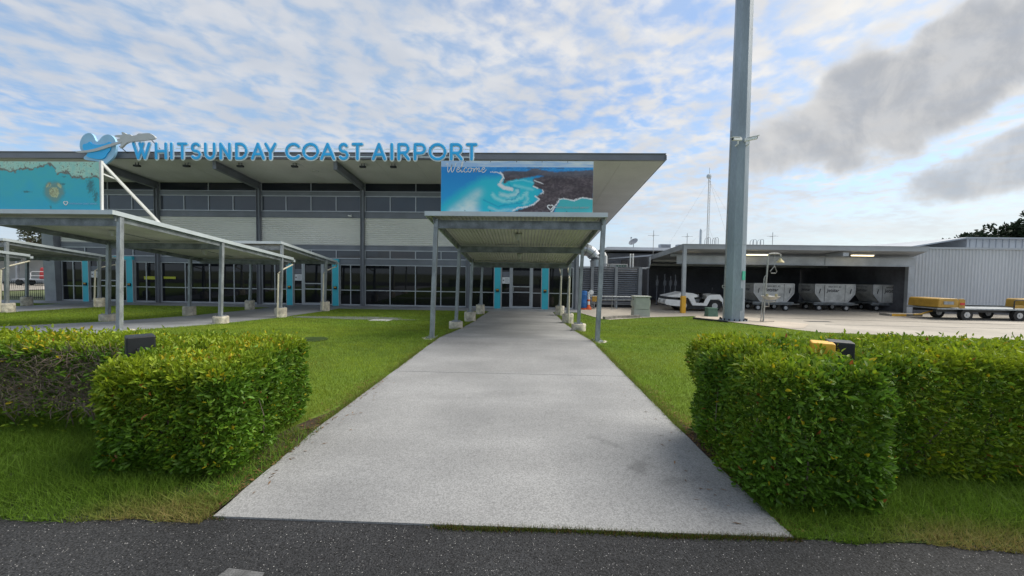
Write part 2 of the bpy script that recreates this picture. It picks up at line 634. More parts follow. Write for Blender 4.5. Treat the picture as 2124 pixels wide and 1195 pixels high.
GY = [-400, 9.3, 12.6, 15.85, 19.5, 23, 9000]
GZ = [0, 0, -.24, -.40, -.48, -.50, -.50]


def gz(y):
    return float(np.interp(y, GY, GZ))


def inpoly(px, py, poly):
    px, py = np.asarray(px, float), np.asarray(py, float)
    r = np.zeros(px.shape, bool)
    n = len(poly)
    for i in range(n):
        x0, y0 = poly[i]
        x1, y1 = poly[(i + 1) % n]
        c = ((y0 > py) != (y1 > py)) & (px < (x1 - x0) * (py - y0) / (y1 - y0 + 1e-12) + x0)
        r ^= c
    return r


def vnoise(x, y, s=0):
    """cheap smooth noise in 0..1"""
    x, y = np.asarray(x, float), np.asarray(y, float)
    xi, yi = np.floor(x).astype(int), np.floor(y).astype(int)
    fx, fy = x - xi, y - yi
    fx, fy = fx * fx * (3 - 2 * fx), fy * fy * (3 - 2 * fy)

    def h(a, b):
        t = np.sin(a * 127.1 + b * 311.7 + s * 74.7) * 43758.5453
        return t - np.floor(t)
    return (h(xi, yi) * (1 - fx) + h(xi + 1, yi) * fx) * (1 - fy) + (h(xi, yi + 1) * (1 - fx) + h(xi + 1, yi + 1) * fx) * fy


def fbm(x, y, s=0, o=4):
    r, a, t = 0, .5, 0
    for i in range(o):
        r = r + a * vnoise(np.asarray(x) * 2 ** i, np.asarray(y) * 2 ** i, s + i)
        t += a
        a *= .5
    return r / t

# ------------------------------------------------------------------ ground, road, paths
def strip(mb, xl, xr, ys, dz, mi=0, thick=0):
    """sheet following the fall of the ground; xl, xr numbers or functions of y"""
    fl = xl if callable(xl) else (lambda y: xl)
    fr = xr if callable(xr) else (lambda y: xr)
    for a, b in zip(ys[:-1], ys[1:]):
        A = [(fl(a), a, gz(a) + dz), (fr(a), a, gz(a) + dz), (fr(b), b, gz(b) + dz), (fl(b), b, gz(b) + dz)]
        if not thick:
            mb.add(A, [(0, 1, 2, 3)], mi)
        else:
            mb.add(A + [(x, y, z - thick) for x, y, z in A], [(0, 1, 2, 3), (0, 4, 5, 1), (1, 5, 6, 2), (2, 6, 7, 3), (3, 7, 4, 0)], mi)
    return mb


YS = [2.3, 4, 6, 8, 9.3, 10.4, 11.5, 12.6, 13.7, 14.8, 15.85, 17, 18.2, 19.5, 21.2, 23]
struct('ground', strip(MB(), -3000, 3000, [-300, 2.3, 9.3, 12.6, 15.85, 19.5, 23, 100, 4500], -.06), 'ground')
road = MB()
road.add([(-60, -14, -.012), (60, -14, -.012), (60, 2.36, .004), (-60, 2.36, .004)], [(0, 1, 2, 3)])
struct('road', road, 'asphalt')
tag(MB().add([(-1.62, 1.72, .0072), (-1.30, 1.72, .0072), (-1.35, 1.93, .0076), (-1.56, 1.95, .0076)], [(0, 1, 2, 3)]).build('road_marking', 'worn'), kind='structure')
lawn = MB()
strip(lawn, -70, -2.06, [3.45] + YS[1:], -.004)
strip(lawn, 1.58, 70, [3.25] + YS[1:], -.004)
strip(lawn, -2.06, 1.58, YS[10:], -.03)
struct('lawn', lawn, 'lawn')
strip_l = MB()
strip(strip_l, lambda y: -2.05 - .36 * max(0, min(1, (4.9 - y) / 1.4)) - .03 * math.sin(y * 7), -2.02, [2.36, 2.6, 2.8, 3.0, 3.2, 3.4, 3.6, 3.8, 4.0, 4.2, 4.4, 4.6, 4.9], .004)
strip(strip_l, 1.55, lambda y: 1.62 + .24 * max(0, min(1, (4.5 - y) / 1.0)) + .03 * math.sin(y * 8), [2.38, 2.6, 2.8, 3.0, 3.2, 3.4, 3.6, 3.8, 4.0, 4.2, 4.5], .004)
struct('bare_soil', strip_l, 'soil')
verge = MB()
verge.add([(-40, 2.27, .009), (-2.03, 2.33, .009), (-2.03, 3.6, .001), (-40, 3.6, .001)], [(0, 1, 2, 3)])
verge.add([(1.66, 2.36, .009), (40, 2.10, .009), (40, 3.3, .001), (1.62, 3.3, .001)], [(0, 1, 2, 3)])
struct('verge', verge, 'verge')
PYS = [2.35] + YS[1:-1]
pl = lambda y: -1.985 - .10 * min(1, max(0, (y - 2.35) / 1.6)) + (.16 * max(0, (y - 17.5) / 3.7) if y > 17.5 else 0)
pr = lambda y: 1.665 - .05 * min(1, max(0, (y - 2.35) / 1.6)) - (.10 * max(0, (y - 17.5) / 3.7) if y > 17.5 else 0)
joints = [6.05, 9.75, 13.4, 17.1]
pys = sorted(set(PYS))
slab_edges = [2.35] + joints + [21.2]
pth = tag(bpy.data.objects.new('path', None), kind='structure')
COL.objects.link(pth)
for a, b in zip(slab_edges[:-1], slab_edges[1:]):
    ys = [a + .006] + list(np.arange(a + .15, b - .1, .18)) + [b - .006]
    strip(MB(), lambda y: pl(y) + .022 * (float(fbm(y * 2.1, 0, 81)) - .5) + .010 * (float(vnoise(y * 9, 0, 83)) - .5), lambda y: pr(y) + .022 * (float(fbm(y * 2.1, 5, 82)) - .5) + .010 * (float(vnoise(y * 9, 3, 84)) - .5), ys, .016, 0, .10).build('slab', 'path', pth)
for k, (sx, lab) in enumerate(((-12.2, ''), (-24.4, ''))):
    mb = MB()
    strip(mb, sx - 2.05, lambda y: sx + 1.75 + (0.16 if y < 12 else 0), [2.4] + YS[1:-1], .014, 0, .08)
    struct('path', mb, 'fore')
fc = MB()
strip(fc, -46, 3.06, [21.2, 23], .012, 0, .06)
struct('forecourt', fc, 'fore')
ap = MB()
BL = [(12.2, 15.2), (13.65, 10.25), (14.85, 10.03), (18.4, 8.9), (20.3, 8.75), (20.84, 3.02), (23, 3.10)]
left = lambda y: float(np.interp(y, [p[0] for p in BL], [p[1] for p in BL]))
strip(ap, lambda y: 15.2 + (12.2 - y) * 6, 140, [6, 8, 9.3, 10.4, 11.5, 12.2], .008)
strip(ap, left, 140, [12.2, 12.6, 13.65, 14.85, 15.85, 17, 18.4, 19.5, 20.3, 20.6, 20.84, 23], .008)
for poly in ([(3.02, 20.84), (3.55, 17.95), (3.85, 17.6), (6.25, 19.3), (8.75, 20.3)],):
    ap.add([(x, y, gz(y) + .009) for x, y in poly], [tuple(range(len(poly)))])
strip(ap, 3.10, 160, [23, 30, 60, 160], .008)
strip(ap, -200, -45, [31, 60, 160], .008)
struct('apron', ap, 'apron')
pd = MB()
pad = [(8.2, 18.95), (9.0, 18.0), (10.05, 14.9), (10.9, 15.4), (12.4, 17.2), (11.4, 20.3), (9.2, 20.9)]
pd.add([(x, y, gz(y) + .016) for x, y in pad], [tuple(range(len(pad)))])
struct('mast_pad', pd, 'pad')
jt = MB()
for (xa, ya, xb, yb) in ((12, 20.2, 40, 16.4), (13, 17.1, 40, 15.9), (24, 12, 27, 24)):
    jt.bar((xa, ya, gz(ya) + .011), (xb, yb, gz(yb) + .011), .035, .006)
struct('apron_joint', jt, 'joint')
# small covers and bare patches in the lawn and apron
t = MB().box(13.2, 14.35, 18.15, 18.7, -.462, -.446)
tag(t.build('drain_grate', 'darkmetal'), 'dark rectangular drain grate set in the beige apron', 'drain grate')
t = MB().box(-6.25, -5.45, 15.15, 15.65, -.40, -.355)
tag(t.build('access_cover', 'offwhite', bevel=.01), 'pale concrete pit lid lying in the lawn left of the central path', 'pit lid')
t = MB()
for cxp, cyp, rx_, ry_ in ((-7.6, 16.4, 2.5, .55), (-6.2, 15.9, 1.6, .35)):
    pts = [(cxp + rx_ * math.cos(a) * (1 + .15 * math.sin(3 * a + cxp)), cyp + ry_ * math.sin(a) * (1 + .2 * math.cos(5 * a))) for a in np.linspace(0, 2 * math.pi, 28, endpoint=False)]
    o_ = .004 if rx_ > 2 else .007
    t.add([(x, y, gz(y) + o_) for x, y in pts], [tuple(range(len(pts)))])
struct('bare_patch', t, 'puddle')
t = MB().lathe([(.34, 0), (.36, .02), (.30, .03)], (-4.95, 8.75, -.012), 20)  # dark disc put in for a grassy dip in the lawn
tag(t.build('hollow_disc', 'verge'), 'dark green disc standing in for a grassy hollow in the lawn behind the left hedge', 'lawn hollow')
k1 = MB()
ks = [(3.62, 17.75), (3.85, 17.95), (4.6, 18.55), (5.6, 19.05)]
for a, b in zip(ks[:-1], ks[1:]):
    k1.bar((a[0], a[1], gz(a[1]) + .05), (b[0], b[1], gz(b[1]) + .05), .14, .16)
tag(k1.build('kerb', 'kerb'), 'low broken concrete kerb beside the beige utility cabinet', 'kerb')
k2 = MB().bar((8.1, 18.75, gz(18.75) + .03), (8.95, 17.3, gz(17.3) + .02), .10, .12)
tag(k2.build('kerb', 'darkmetal'), 'dark timber edging along the pad under the tall mast', 'edging')
k3 = MB()
k3.box(20.5, 22.3, 22.35, 23.0, -.5, -.36)
k3.box(20.62, 21.4, 22.33, 22.36, -.5, -.362, 1)
tag(k3.build('kerb_island', ['kerb', 'yellowpost'], bevel=.02), 'raised kerb island with yellow edge at the shed column', 'kerb')

# ------------------------------------------------------------------ terminal building
WY = 23.0
T = thing('terminal_building', 'grey airport terminal with wide raked roof and dark glazed front', 'building', (-13, WY, -.5))
COLX = [-28.9, -22.52, -16.16, -9.80, -3.42, 2.95]
rz = lambda y: 7.24 - .10 * (y - 19.35)
t = MB()
t.box(-28.95, 3.10, WY + .09, 24.0, -.5, 6.75)
t.box(-28.95, 3.08, 24.0, 41.0, -.5, 4.9)
t.build('wall', 'greypaint', T)
MB().box(2.98, 3.16, WY - .04, WY + .09, -.5, 6.8).box(3.10, 3.16, WY + .09, 41.0, -.5, 5.05).build('corner_panel', 'louvreframe', T)
# columns
for i, x in enumerate(COLX[1:5]):
    mb = MB()
    for sx in (-.10, .085):
        mb.box(x + sx, x + sx + .015, WY - .20, WY - .002, -.48, 6.72)
    mb.box(x - .085, x + .085, WY - .11, WY - .095, -.48, 6.72)
    mb.build('column', 'fascia', T)
mb = MB()
mb.add([(-29.55, 22.70, -.5), (-28.82, 22.70, -.5), (-28.82, 23.2, -.5), (-29.55, 23.2, -.5), (-29.75, 22.70, 6.6), (-29.02, 22.70, 6.6), (-29.02, 23.2, 6.6), (-29.75, 23.2, 6.6)],
       [(0, 3, 2, 1), (4, 5, 6, 7), (0, 1, 5, 4), (1, 2, 6, 5), (2, 3, 7, 6), (3, 0, 4, 7)])
mb.build('column', 'louvreframe', T)
# horizontal steel bands
for z0, z1, d in ((2.02, 2.34, .05), (2.90, 3.16, .05), (4.81, 5.16, .05), (6.13, 6.36, .05)):
    for a, b in zip(COLX[:-1], COLX[1:]):
        mb = MB().box(a + .103, b - .103, WY - .03, WY + .088, z0, z1)
        mb.box(a + .103, b - .103, WY - .06, WY - .03, z1 - .03, z1)
        mb.build('band', 'greypaint', T)
MB().box(-28.85, 3.0, WY - .03, WY + .085, -.5, -.44).build('plinth', 'fore', T)


def window(x0, x1, z0, z1, n, glass, rail=None, fr=.05):
    """frame with n panes side by side, split by a transom at z = rail"""
    f = MB()
    f.box(x0, x1, WY - .03, WY + .06, z0, z0 + fr)
    f.box(x0, x1, WY - .03, WY + .06, z1 - fr, z1)
    w = (x1 - x0) / n
    for k in range(n + 1):
        xc = x0 + w * k
        xc = min(max(xc, x0 + fr / 2), x1 - fr / 2)
        f.box(xc - fr / 2, xc + fr / 2, WY - .028, WY + .058, z0 + fr, z1 - fr)
    if rail is not None:
        f.box(x0 + fr, x1 - fr, WY - .024, WY + .054, rail - .025, rail + .025)
    wo_ = f.build('window', 'alu', T)
    for k in range(n):
        for a, b in ([(z0, z1)] if rail is None else [(z0, rail), (rail, z1)]):
            tl = random.uniform(-.004, .004)
            p = MB()
            xa, xb = x0 + w * k + fr / 2, x0 + w * (k + 1) - fr / 2
            p.add([(xa, WY + .02 + tl, a + .01), (xb, WY + .02 - tl, a + .01), (xb, WY + .02 - tl, b - .01), (xa, WY + .02 + tl, b - .01),
                   (xa, WY + .035, a + .01), (xb, WY + .035, a + .01), (xb, WY + .035, b - .01), (xa, WY + .035, b - .01)],
                  [(0, 1, 2, 3), (5, 4, 7, 6), (0, 4, 5, 1), (1, 5, 6, 2), (2, 6, 7, 3), (3, 7, 4, 0)])
            p.build('pane', glass, wo_)
    return wo_


# ribbed cladding, one sheet per bay
for i, (a, b) in enumerate(zip(COLX[:-1], COLX[1:])):
    a, b = a + .104, b - .104
    n = 14
    prof = []
    for k in range(n):
        z = 3.165 + (4.805 - 3.165) * k / n
        h = (4.805 - 3.165) / n
        prof += [(WY + .03, z), (WY + .03, z + h * .22), (WY - .015, z + h * .40), (WY - .015, z + h * .82)]
    prof.append((WY + .03, 4.805))
    vs = [(a, y, z) for y, z in prof] + [(b, y, z) for y, z in prof]
    m_ = len(prof)
    MB().add(vs, [(k, k + m_, k + 1 + m_, k + 1) for k in range(m_ - 1)]).build('cladding_sheet', 'clad', T)
    window(a, b, 5.17, 6.12, 4, 'glassup')
    window(a, b, 6.37, 6.92, 2, 'glasstop', fr=.03)
    window(a, b, 2.35, 2.89, 4, 'glassup')

DOORS = [-1.83, -14.43, -27.28]
DW = 3.19
for a, b in zip(COLX[:-1], COLX[1:]):
    a, b = a + .104, b - .104
    d = [x for x in DOORS if a < x < b]
    if d:
        window(a, d[0] - .01, -.44, 2.01, 2 if d[0] - a > 1.0 else 1, 'glass', .46)
        window(d[0] + DW + .01, b, -.44, 2.01, 2 if b - d[0] - DW > 1.0 else 1, 'glass', .46)
    else:
        window(a, b, -.44, 2.01, 4, 'glass', .46)
for j, x in enumerate(DOORS):
    s = MB()
    s.box(x, x + .36, WY - .16, WY + .0, -.49, 2.12)
    s.box(x + DW - .38, x + DW, WY - .16, WY + .0, -.49, 2.12)
    s.box(x, x + DW, WY - .18, WY + .0, 2.121, 2.33)
    sr = s.build('door_surround', 'cyan', T)
    for xx in (x + .363, x + DW - .414, x - .033, x + DW + .003):
        MB().box(xx, xx + .03, WY - .165, WY - .02, -.485, 2.115).build('edge_trim', 'alu', sr)
    for xx in (x + .18, x + DW - .19):
        MB().box(xx - .09, xx + .09, WY - .22, WY - .161, .50, .68).box(xx - .07, xx + .07, WY - .225, WY - .219, .60, .66, 1).build('card_reader', ['black', 'yellowpost'], sr)
    # sidelights
    for xa, xb in ((x + .40, x + .93), (x + 2.24, x + DW - .39)):
        f = MB()
        f.box(xa, xa + .04, WY - .1, WY - .02, -.44, 2.11)
        f.box(xb - .04, xb, WY - .1, WY - .02, -.44, 2.11)
        for z in (-.44, .435, 2.06):
            f.box(xa + .04, xb - .04, WY - .098, WY - .022, z, z + .05)
        sl = f.build('sidelight', 'alu', T)
        MB().box(xa + .04, xb - .04, WY - .06, WY - .05, -.40, 2.07).build('pane', 'glass', sl)
        if xa < x + 1:
            MB().box(xa + .05, xa + .50, WY - .072, WY - .064, 1.00, 1.38).build('notice', 'notice', sl)
            MB().box(xa + .06, xa + .49, WY - .072, WY - .064, 1.40, 1.70).build('notice', 'noticegrey', sl)
            pr_ = MB()
            pr_.box(xa + .09, xa + .17, WY - .076, WY - .0725, 1.15, 1.23)
            for q in range(4):
                pr_.box(xa + .21, xa + .45 - .03 * (q % 2), WY - .076, WY - .0725, 1.07 + q * .07, 1.09 + q * .07)
            pr_.build('notice_print', 'inkgrey', sl)
    # the glazed leaf
    xa, xb = x + .935, x + 2.235
    f = MB()
    f.box(xa, xa + .09, WY - .12, WY - .02, -.46, 2.11)
    f.box(xb - .09, xb, WY - .12, WY - .02, -.46, 2.11)
    f.box(xa + .09, xb - .09, WY - .118, WY - .022, 2.02, 2.11)
    f.box(xa + .09, xb - .09, WY - .118, WY - .022, -.46, -.33)
    f.box(xa + .10, xa + .15, WY - .115, WY - .025, -.33, 2.02)
    f.box(xb - .15, xb - .10, WY - .115, WY - .025, -.33, 2.02)
    f.box(xa + .15, xb - .15, WY - .116, WY - .026, .47, .53)
    f.box(xa + .15, xb - .15, WY - .116, WY - .026, .80, .86)
    dr = f.build('door', 'alu', T)
    MB().box(xa + .15, xb - .15, WY - .07, WY - .06, -.33, 2.02).build('pane', 'glass', dr)
    MB().tube([(xa + .2, WY - .12, .56), (xa + .2, WY - .18, .60), (xa + .2, WY - .18, .84), (xa + .2, WY - .12, .88)], .015).build('handle', 'rim', dr)
    if j == 0:
        MB().box(x + .2, x + 2.9, WY - .7, WY - .2, -.487, -.47).build('threshold', 'alu', dr)
for (xa, xb) in ((-22.3, -21.25), (-21.0, -20.1), (-23.2, -22.62)):
    pass
MB().box(-23.5, -22.75, WY - .02, WY + .012, .93, 1.12).build('warning_strip', 'yellowstrip', T)
MB().box(-22.25, -21.5, WY - .02, WY + .012, .98, 1.12).build('warning_strip', 'yellowstrip', T)

# roof: edge channel, sheet, soffit panels, rafters
XL, XR, YB = -32.6, 6.78, 42.0
r_ = MB()
r_.box(XL, XR, 19.36, 19.40, 7.26, 7.55)
r_.box(XL, XR, 19.30, 19.46, 7.552, 7.575)
r_.box(XL, XR, 19.28, 19.46, 7.235, 7.258)
r_.build('front_channel', 'fascia', T)
r_ = MB()
P4 = [(19.46, rz(19.46) + .03), (YB, rz(YB) + .03), (YB, rz(YB) + .26), (19.46, rz(19.46) + .31)]
for x0, x1 in ((XL, XR - .03),):
    vs = [(x0, y, z) for y, z in P4] + [(x1, y, z) for y, z in P4]
    r_.add(vs, [(0, 1, 2, 3), (7, 6, 5, 4), (0, 4, 5, 1), (1, 5, 6, 2), (2, 6, 7, 3), (3, 7, 4, 0)])
r_.build('roof', 'shedroof', T)
r_ = MB().bar((XR, 19.30, rz(19.30) + .13), (XR, YB, rz(YB) + .13), .05, .24)
r_.build('verge_channel', 'greypaint', T)
np_ = 19
pw = (XR - .03 - XL) / np_
for k in range(np_):
    x0, x1 = XL + pw * k + .006, XL + pw * (k + 1) - .006
    vs = [(x0, 19.47, rz(19.47)), (x1, 19.47, rz(19.47)), (x1, YB, rz(YB)), (x0, YB, rz(YB))]
    MB().add(vs + [(x, y, z + .025) for x, y, z in vs], [(0, 3, 2, 1), (4, 5, 6, 7), (0, 1, 5, 4), (1, 2, 6, 5), (2, 3, 7, 6), (3, 0, 4, 7)]).build('soffit_panel', 'soffit', T)
for x in COLX[1:5]:
    f = MB()
    for dz_, w, h in ((-.03, .20, .03), (-.40, .20, .03)):
        f.bar((x, 19.62, rz(19.62) + dz_), (x, WY - .0, rz(WY) + dz_), w, h)
    f.bar((x, 19.62, rz(19.62) - .215), (x, WY, rz(WY) - .215), .03, .35)
    f.box(x - .1, x + .1, 19.60, 19.618, rz(19.6) - .42, rz(19.6) - .01)
    f.build('rafter', 'greypaint', T)
for x, y in ((-20.6, 19.9), (-17.9, 19.9), (-15.0, 19.9), (-12.1, 19.9), (-8.5, 19.9), (-6.9, 19.9), (-4.0, 19.9)):
    f = MB()
    zz = rz(y)
    f.bar((x - .08, y, zz - .12), (x - .08, y, zz), .02, .02)
    f.bar((x + .08, y, zz - .12), (x + .08, y, zz), .02, .02)
    f.bar((x - .15, y, zz - .17), (x + .15, y, zz - .17), .16, .09)
    f.build('floodlight', 'black', T)
MB().lathe([(.02, -.05), (.16, -.05), (.19, -.02), (.19, 0)], (-11.6, 21.0, rz(21.0) - .002), 18).build('ceiling_light', 'lampbody', T)
sc_ = MB().cyl((-10.6, WY - .22, 4.92), (-10.35, WY - .42, 4.86), .045, n=10)
sc_.cyl((-10.5, WY - .05, 5.0), (-10.5, WY - .28, 4.9), .02, n=6)
sc_.build('wall_camera', 'white', T)

# ------------------------------------------------------------------ roof sign
SG = thing('airport_sign', 'blue rounded letter sign WHITSUNDAY COAST AIRPORT along the roof edge', 'sign', (-11.2, 19.2, 7.24))
SX = lambda px: -19.9 + (px - 283) * (17.5 / 710)
zb, zt = 7.185, 7.90


def stroke(mb, pts, r, y, flat, mi=0):
    pts = [Vector(p) for p in pts]
    P, RR = [], []
    d0 = (pts[1] - pts[0]).normalized()
    d1 = (pts[-1] - pts[-2]).normalized()
    for a in (85, 60, 30):
        P.append(pts[0] - d0 * r * math.sin(R(a)))
        RR.append(r * math.cos(R(a)))
    for p in pts:
        P.append(p)
        RR.append(r)
    for a in (30, 60, 85):
        P.append(pts[-1] + d1 * r * math.sin(R(a)))
        RR.append(r * math.cos(R(a)))
    o = len(mb.v)
    mb.tube([(p.x, 0, p.y) for p in P], RR, 10, mi)
    for i in range(o, len(mb.v)):
        x, yy, z = mb.v[i]
        mb.v[i] = (x, y + yy * flat, z)


def arc(cx, cy, rx, ry, a0, a1, n=14):
    return [(cx + rx * math.cos(R(a0 + (a1 - a0) * i / n)), cy + ry * math.sin(R(a0 + (a1 - a0) * i / n))) for i in range(n + 1)]


def glyph(c):
    """strokes in a unit cell"""
    return {
        'W': [[(0, 1), (.29, 0)], [(.29, 0), (.60, 1)], [(.40, 1), (.71, 0)], [(.71, 0), (1, 1)]],
        'H': [[(0, 0), (0, 1)], [(1, 0), (1, 1)], [(0, .48), (1, .48)]],
        'I': [[(.5, 0), (.5, 1)]],
        'T': [[(0, 1), (1, 1)], [(.5, 1), (.5, 0)]],
        'S': [arc(.5, .74, .44, .26, 35, 180, 8) + arc(.5, .74, .44, .24, 180, 270, 6)[1:] + arc(.5, .25, .48, .25, 90, -145, 12)[1:]],
        'U': [[(0, 1), (0, .42)] + arc(.5, .42, .5, .42, 180, 360, 12)[1:] + [(1, 1)]],
        'N': [[(0, 0), (0, 1)], [(0, 1), (1, 0)], [(1, 0), (1, 1)]],
        'D': [[(0, 0), (0, 1)], [(0, 1), (.35, 1)] + arc(.35, .5, .65, .5, 90, -90, 14)[1:] + [(0, 0)]],
        'A': [[(0, 0), (.5, 1)], [(.5, 1), (1, 0)], [(.2, .30), (.8, .30)]],
        'Y': [[(0, 1), (.5, .42)], [(1, 1), (.5, .42)], [(.5, .42), (.5, 0)]],
        'C': [arc(.56, .5, .56, .5, 42, 318, 18)],
        'O': [arc(.5, .5, .5, .5, 90, 450, 24)],
        'R': [[(0, 0), (0, 1)], [(0, 1), (.55, 1)] + arc(.55, .71, .42, .29, 90, -90, 10)[1:] + [(0, .42)], [(.5, .42), (1, 0)]],
        'P': [[(0, 0), (0, 1)], [(0, 1), (.55, 1)] + arc(.55, .70, .45, .30, 90, -90, 10)[1:] + [(0, .40)]],
    }[c]


LET = [('W', 277, 320), ('H', 325, 355), ('I', 357, 367), ('T', 372, 398), ('S', 400, 427), ('U', 429, 457), ('N', 461, 489), ('D', 494, 524), ('A', 527, 560), ('Y', 555, 584),
       ('C', 598, 633), ('O', 633, 672), ('A', 670, 705), ('S', 707, 733), ('T', 735, 762), ('A', 776, 809), ('I', 814, 823), ('R', 828, 857), ('P', 861, 890), ('O', 891, 931), ('R', 934, 964), ('T', 966, 993)]
RO, RI = .118, .070
for c, a, b in LET:
    xa, xb = SX(a) + RO, SX(b) - RO
    if c == 'I':
        xa, xb = (xa + xb) / 2 - .05, (xa + xb) / 2 + .05
    f, g = MB(), MB()
    for st in glyph(c):
        pts = [(xa + (xb - xa) * u, zb + (zt - zb) * v) for u, v in st]
        stroke(f, pts, RI, 19.08, .16)
        stroke(g, pts, RO, 19.13, .12)
    lo = f.build('letter', 'letter', SG, smooth=True)
    g.build('letter_trim', 'lettertrim', lo, smooth=True)
rl = MB()
for z in (7.30, 7.68):
    rl.box(SX(345), SX(985), 19.185, 19.21, z, z + .035)
for px in range(350, 990, 64):
    rl.box(SX(px), SX(px) + .03, 19.212, 19.29, 7.3, 7.33)
rl.build('mounting_rail', 'lettertrim', SG)
z8 = lambda x, y: (SX(150 + x * .16734) + .02, 8.0 - (260 + y * .16734 - 296) * .0242)


def smooth_poly(P, it=2):
    for _ in range(it):
        Q = []
        for i in range(len(P)):
            a, b = P[i], P[(i + 1) % len(P)]
            Q += [(a[0] * .75 + b[0] * .25, a[1] * .75 + b[1] * .25), (a[0] * .25 + b[0] * .75, a[1] * .25 + b[1] * .75)]
        P = Q
    return P


HEART = [(92, 270), (98, 215), (130, 150), (180, 112), (225, 105), (265, 125), (288, 170), (302, 208), (325, 216), (350, 190), (385, 150), (430, 126), (485, 126), (530, 158), (554, 210), (560, 270), (552, 335), (525, 405), (470, 455), (405, 505), (360, 470), (300, 455), (150, 442), (136, 415), (165, 385), (205, 365), (120, 335), (98, 310)]
SEA = [(143, 275), (150, 250), (205, 242), (235, 212), (262, 246), (330, 262), (400, 250), (440, 242), (498, 212), (502, 280), (492, 330), (455, 362), (430, 412), (380, 438), (300, 430), (215, 415), (178, 390), (220, 360), (150, 320)]
SWO = [(58, 342), (200, 332), (330, 306), (450, 266), (560, 236), (640, 214), (655, 235), (560, 268), (450, 304), (330, 340), (200, 358), (80, 360)]
PLN = [(560, 146), (600, 138), (668, 138), (648, 103), (680, 103), (715, 130), (768, 130), (775, 148), (835, 143), (870, 116), (905, 122), (1000, 112), (1040, 132), (1078, 160), (1070, 182), (1030, 192), (900, 208), (800, 218), (715, 228), (640, 300), (622, 300), (645, 245), (600, 212), (590, 190), (650, 172), (563, 160)]
e1 = MB().prism(smooth_poly([z8(*p) for p in HEART]), 19.10, 19.20).build('heart_emblem', 'heartpale', SG)
MB().prism(smooth_poly([z8(*p) for p in SEA]), 19.05, 19.097).build('sea_shape', 'letter', e1)
MB().prism(smooth_poly([z8(*p) for p in SWO]), 19.0, 19.046).build('vapour_trail', 'swoosh', e1)
e2 = MB().prism(smooth_poly([z8(*p) for p in PLN], 1), 19.02, 19.12).build('aeroplane_emblem', 'swoosh', SG)
mb = MB()
for p, q in (((570, 260), (640, 335)), ((740, 230), (800, 330)), ((985, 185), (1075, 300)), ((330, 330), (330, 480))):
    a, b = z8(*p), z8(*q)
    mb.bar((a[0], 19.22, a[1]), (b[0], 19.34, b[1]), .035, .035)
mb.build('stay', 'darkmetal', SG)

# ------------------------------------------------------------------ walkway canopies
XA, XB = -2.26, 1.75
PY = [9.3, 12.6, 15.85, 19.5]
ra = lambda y: 2.94 - .117 * (y - 9.15)      # underside of the lower roof sheet
rb = lambda y: 2.72 - .135 * (y - 15.75)     # underside of the upper sheet nearer the terminal
CANL = ['open steel walkway canopy over the wide central path to the doors',
        'open steel walkway canopy under the heart reef billboard',
        'open steel walkway canopy cut by the left edge of the picture']


def corrugated(name, x0, x1, y0, y1, fz, parent, pitch=.095, amp=.017):
    n = int((x1 - x0) / pitch) * 6
    xs = np.linspace(x0, x1, n + 1)
    w = amp * np.sin((xs - x0) / pitch * 2 * math.pi)
    V, F = [], []
    for th in (0.0, .004):
        for y in (y0, y1):
            V.append(np.stack([xs, np.full_like(xs, y), w + fz(y) + amp + th], 1))
    V = np.concatenate(V)
    i = np.arange(n)
    m = n + 1
    F = np.concatenate([np.stack([i, i + m, i + m + 1, i + 1], 1), np.stack([i + 2 * m, i + 2 * m + 1, i + 3 * m + 1, i + 3 * m], 1)])
    return np_mesh(name, V, F, 'roofunder', parent, None, True)


